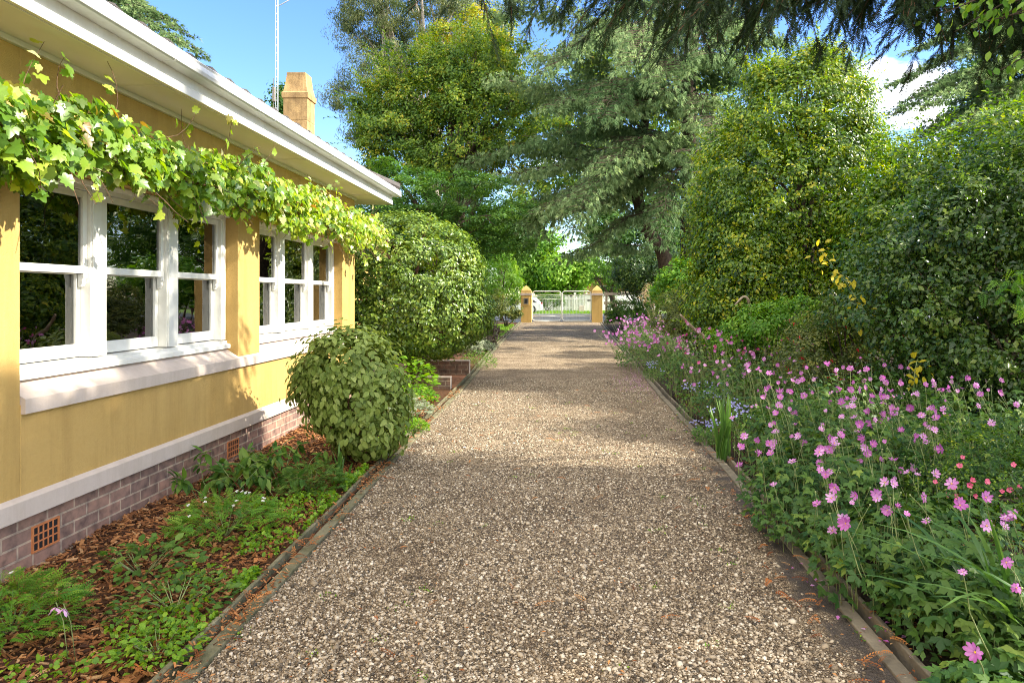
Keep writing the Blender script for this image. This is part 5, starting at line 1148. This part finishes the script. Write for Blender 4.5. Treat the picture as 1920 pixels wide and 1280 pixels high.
# neighbour house
e=empty('neighbour_house',(9,82,.2),'ochre house with pale roof among trees across the road','house'); b=Buf(); box(b,2.6,16,80,90,0,3.9); part('wall',b,M['stucco'],e,smooth=False)
b=Buf(); prism(b,[(1.9,3.9),(16.6,3.9),(16.6,4.0),(9.2,7.2),(1.9,4.0)],'y',79.4,90.6); part('roof',b,M['soffit'],e,smooth=False)
for x in (4.2,8.5):
    b=Buf(); box(b,x,x+1.4,79.94,79.99,1.2,2.9); f=part('window',b,M['white'],e,smooth=False); b=Buf(); box(b,x+.1,x+1.3,79.92,79.935,1.3,2.8); sub('pane',b,M['black'],f,smooth=False)
# trees beyond
shrub('verge_bush','bright leafy bush on the verge in front of the picket fence','shrub',base(1025,63),
 [blob(1028,563,63,28,14),blob(1010,567,63,16,12),blob(1045,560,63,18,14)],M['mid'],120,.3,6000,.16,LANCE,tint=(.5,.2,.2),shell=.4,zmin=.2)
for (nm,lb,u,Y,bl,mm,tn,nl) in [
 ('street_tree','leafy yellow-green tree across the road directly above the left gate leaf',1000,70,[(1000,500,45,50),(1040,530,40,25),(965,480,40,50),(1020,450,35,30)],'bright',.55,9000),
 ('street_tree','leafy tree with pale sunlit clumps above the right gate leaf',1070,68,[(1070,520,32,28),(1095,500,25,30),(1045,505,28,28)],'bright',.7,6000),
 ('street_tree','dark tree behind the weeping shrub left of the gate',930,55,[(900,440,70,60),(960,430,60,60),(860,480,60,50),(880,540,60,30)],'mid',.3,14000),
 ('street_tree','dark wall of tree foliage behind the cedar across the road',1180,75,[(1170,440,60,60),(1260,420,80,70),(1330,430,90,80),(1120,420,40,50),(1210,500,60,36)],'mid',.25,14000),
 ('street_tree','tall background tree filling the gap behind cedar boughs',1120,90,[(1060,330,80,80),(1150,300,90,90),(1000,380,60,60),(1240,320,90,90),(1100,200,90,90),(1230,190,90,90),(1010,230,70,80),(1150,90,90,80),(1340,200,80,90)],'decid',.4,26000),
 ('street_tree','shady background tree behind the golden camellia',1450,45,[(1420,420,110,110),(1550,400,120,110),(1400,300,100,110),(1330,500,60,60),(1650,420,140,120),(1500,300,60,80)],'mid',.3,24000),
 ('street_tree','shady background tree at the far right behind the olive camellia',1850,30,[(1800,330,140,120),(1950,300,140,160),(1900,180,120,90),(1835,150,75,55),(1900,60,90,80),(1800,60,40,25)],'mid',.3,26000),
 ('street_tree','shady tree behind the house and clipped dome',760,32,[(720,420,80,60),(800,440,90,60),(660,440,60,50),(870,500,50,50),(740,500,90,50)],'mid',.35,20000),
 ('street_tree','pointed dark green tree just behind the chimney',525,30,[(527,190,14,30),(522,230,18,30),(540,260,20,30)],'mid',.3,3500)]:
    blobs=[blob(a,b_,Y+rnd.uniform(-2,2),c,d) for a,b_,c,d in bl]
    sc=Y/F
    shrub(nm,lb,'tree',base(u,Y),blobs,M[mm],int(60+nl/35),20*sc,int(nl*1.6),max(.1,7.0*sc),DIAM,r0=.2,fork=P(u,bl[0][1]+10,Y),limbn=12,tint=(tn,.16,.2),shell=.3,group='trees in the background',zmin=.5)
# far tree line that closes the horizon
b=Buf(); blobs=[]
for k in range(46):
    x=-120+k*5.2+rnd.uniform(-2,2); blobs.append((x,112+rnd.uniform(-8,12),rnd.uniform(3,6),rnd.uniform(4,7),4,rnd.uniform(5,9)))
crown(b,blobs,1500,1.3,60000,.55,DIAM,tint=(.4,.2,.2),shell=.5,zmin=0)
tag(obj('distant_trees',b,M['mid']),'distant mass of trees along the horizon','woodland',kind='stuff')
print('verts',sum(len(m.vertices) for m in bpy.data.meshes),'objs',len(bpy.data.objects))
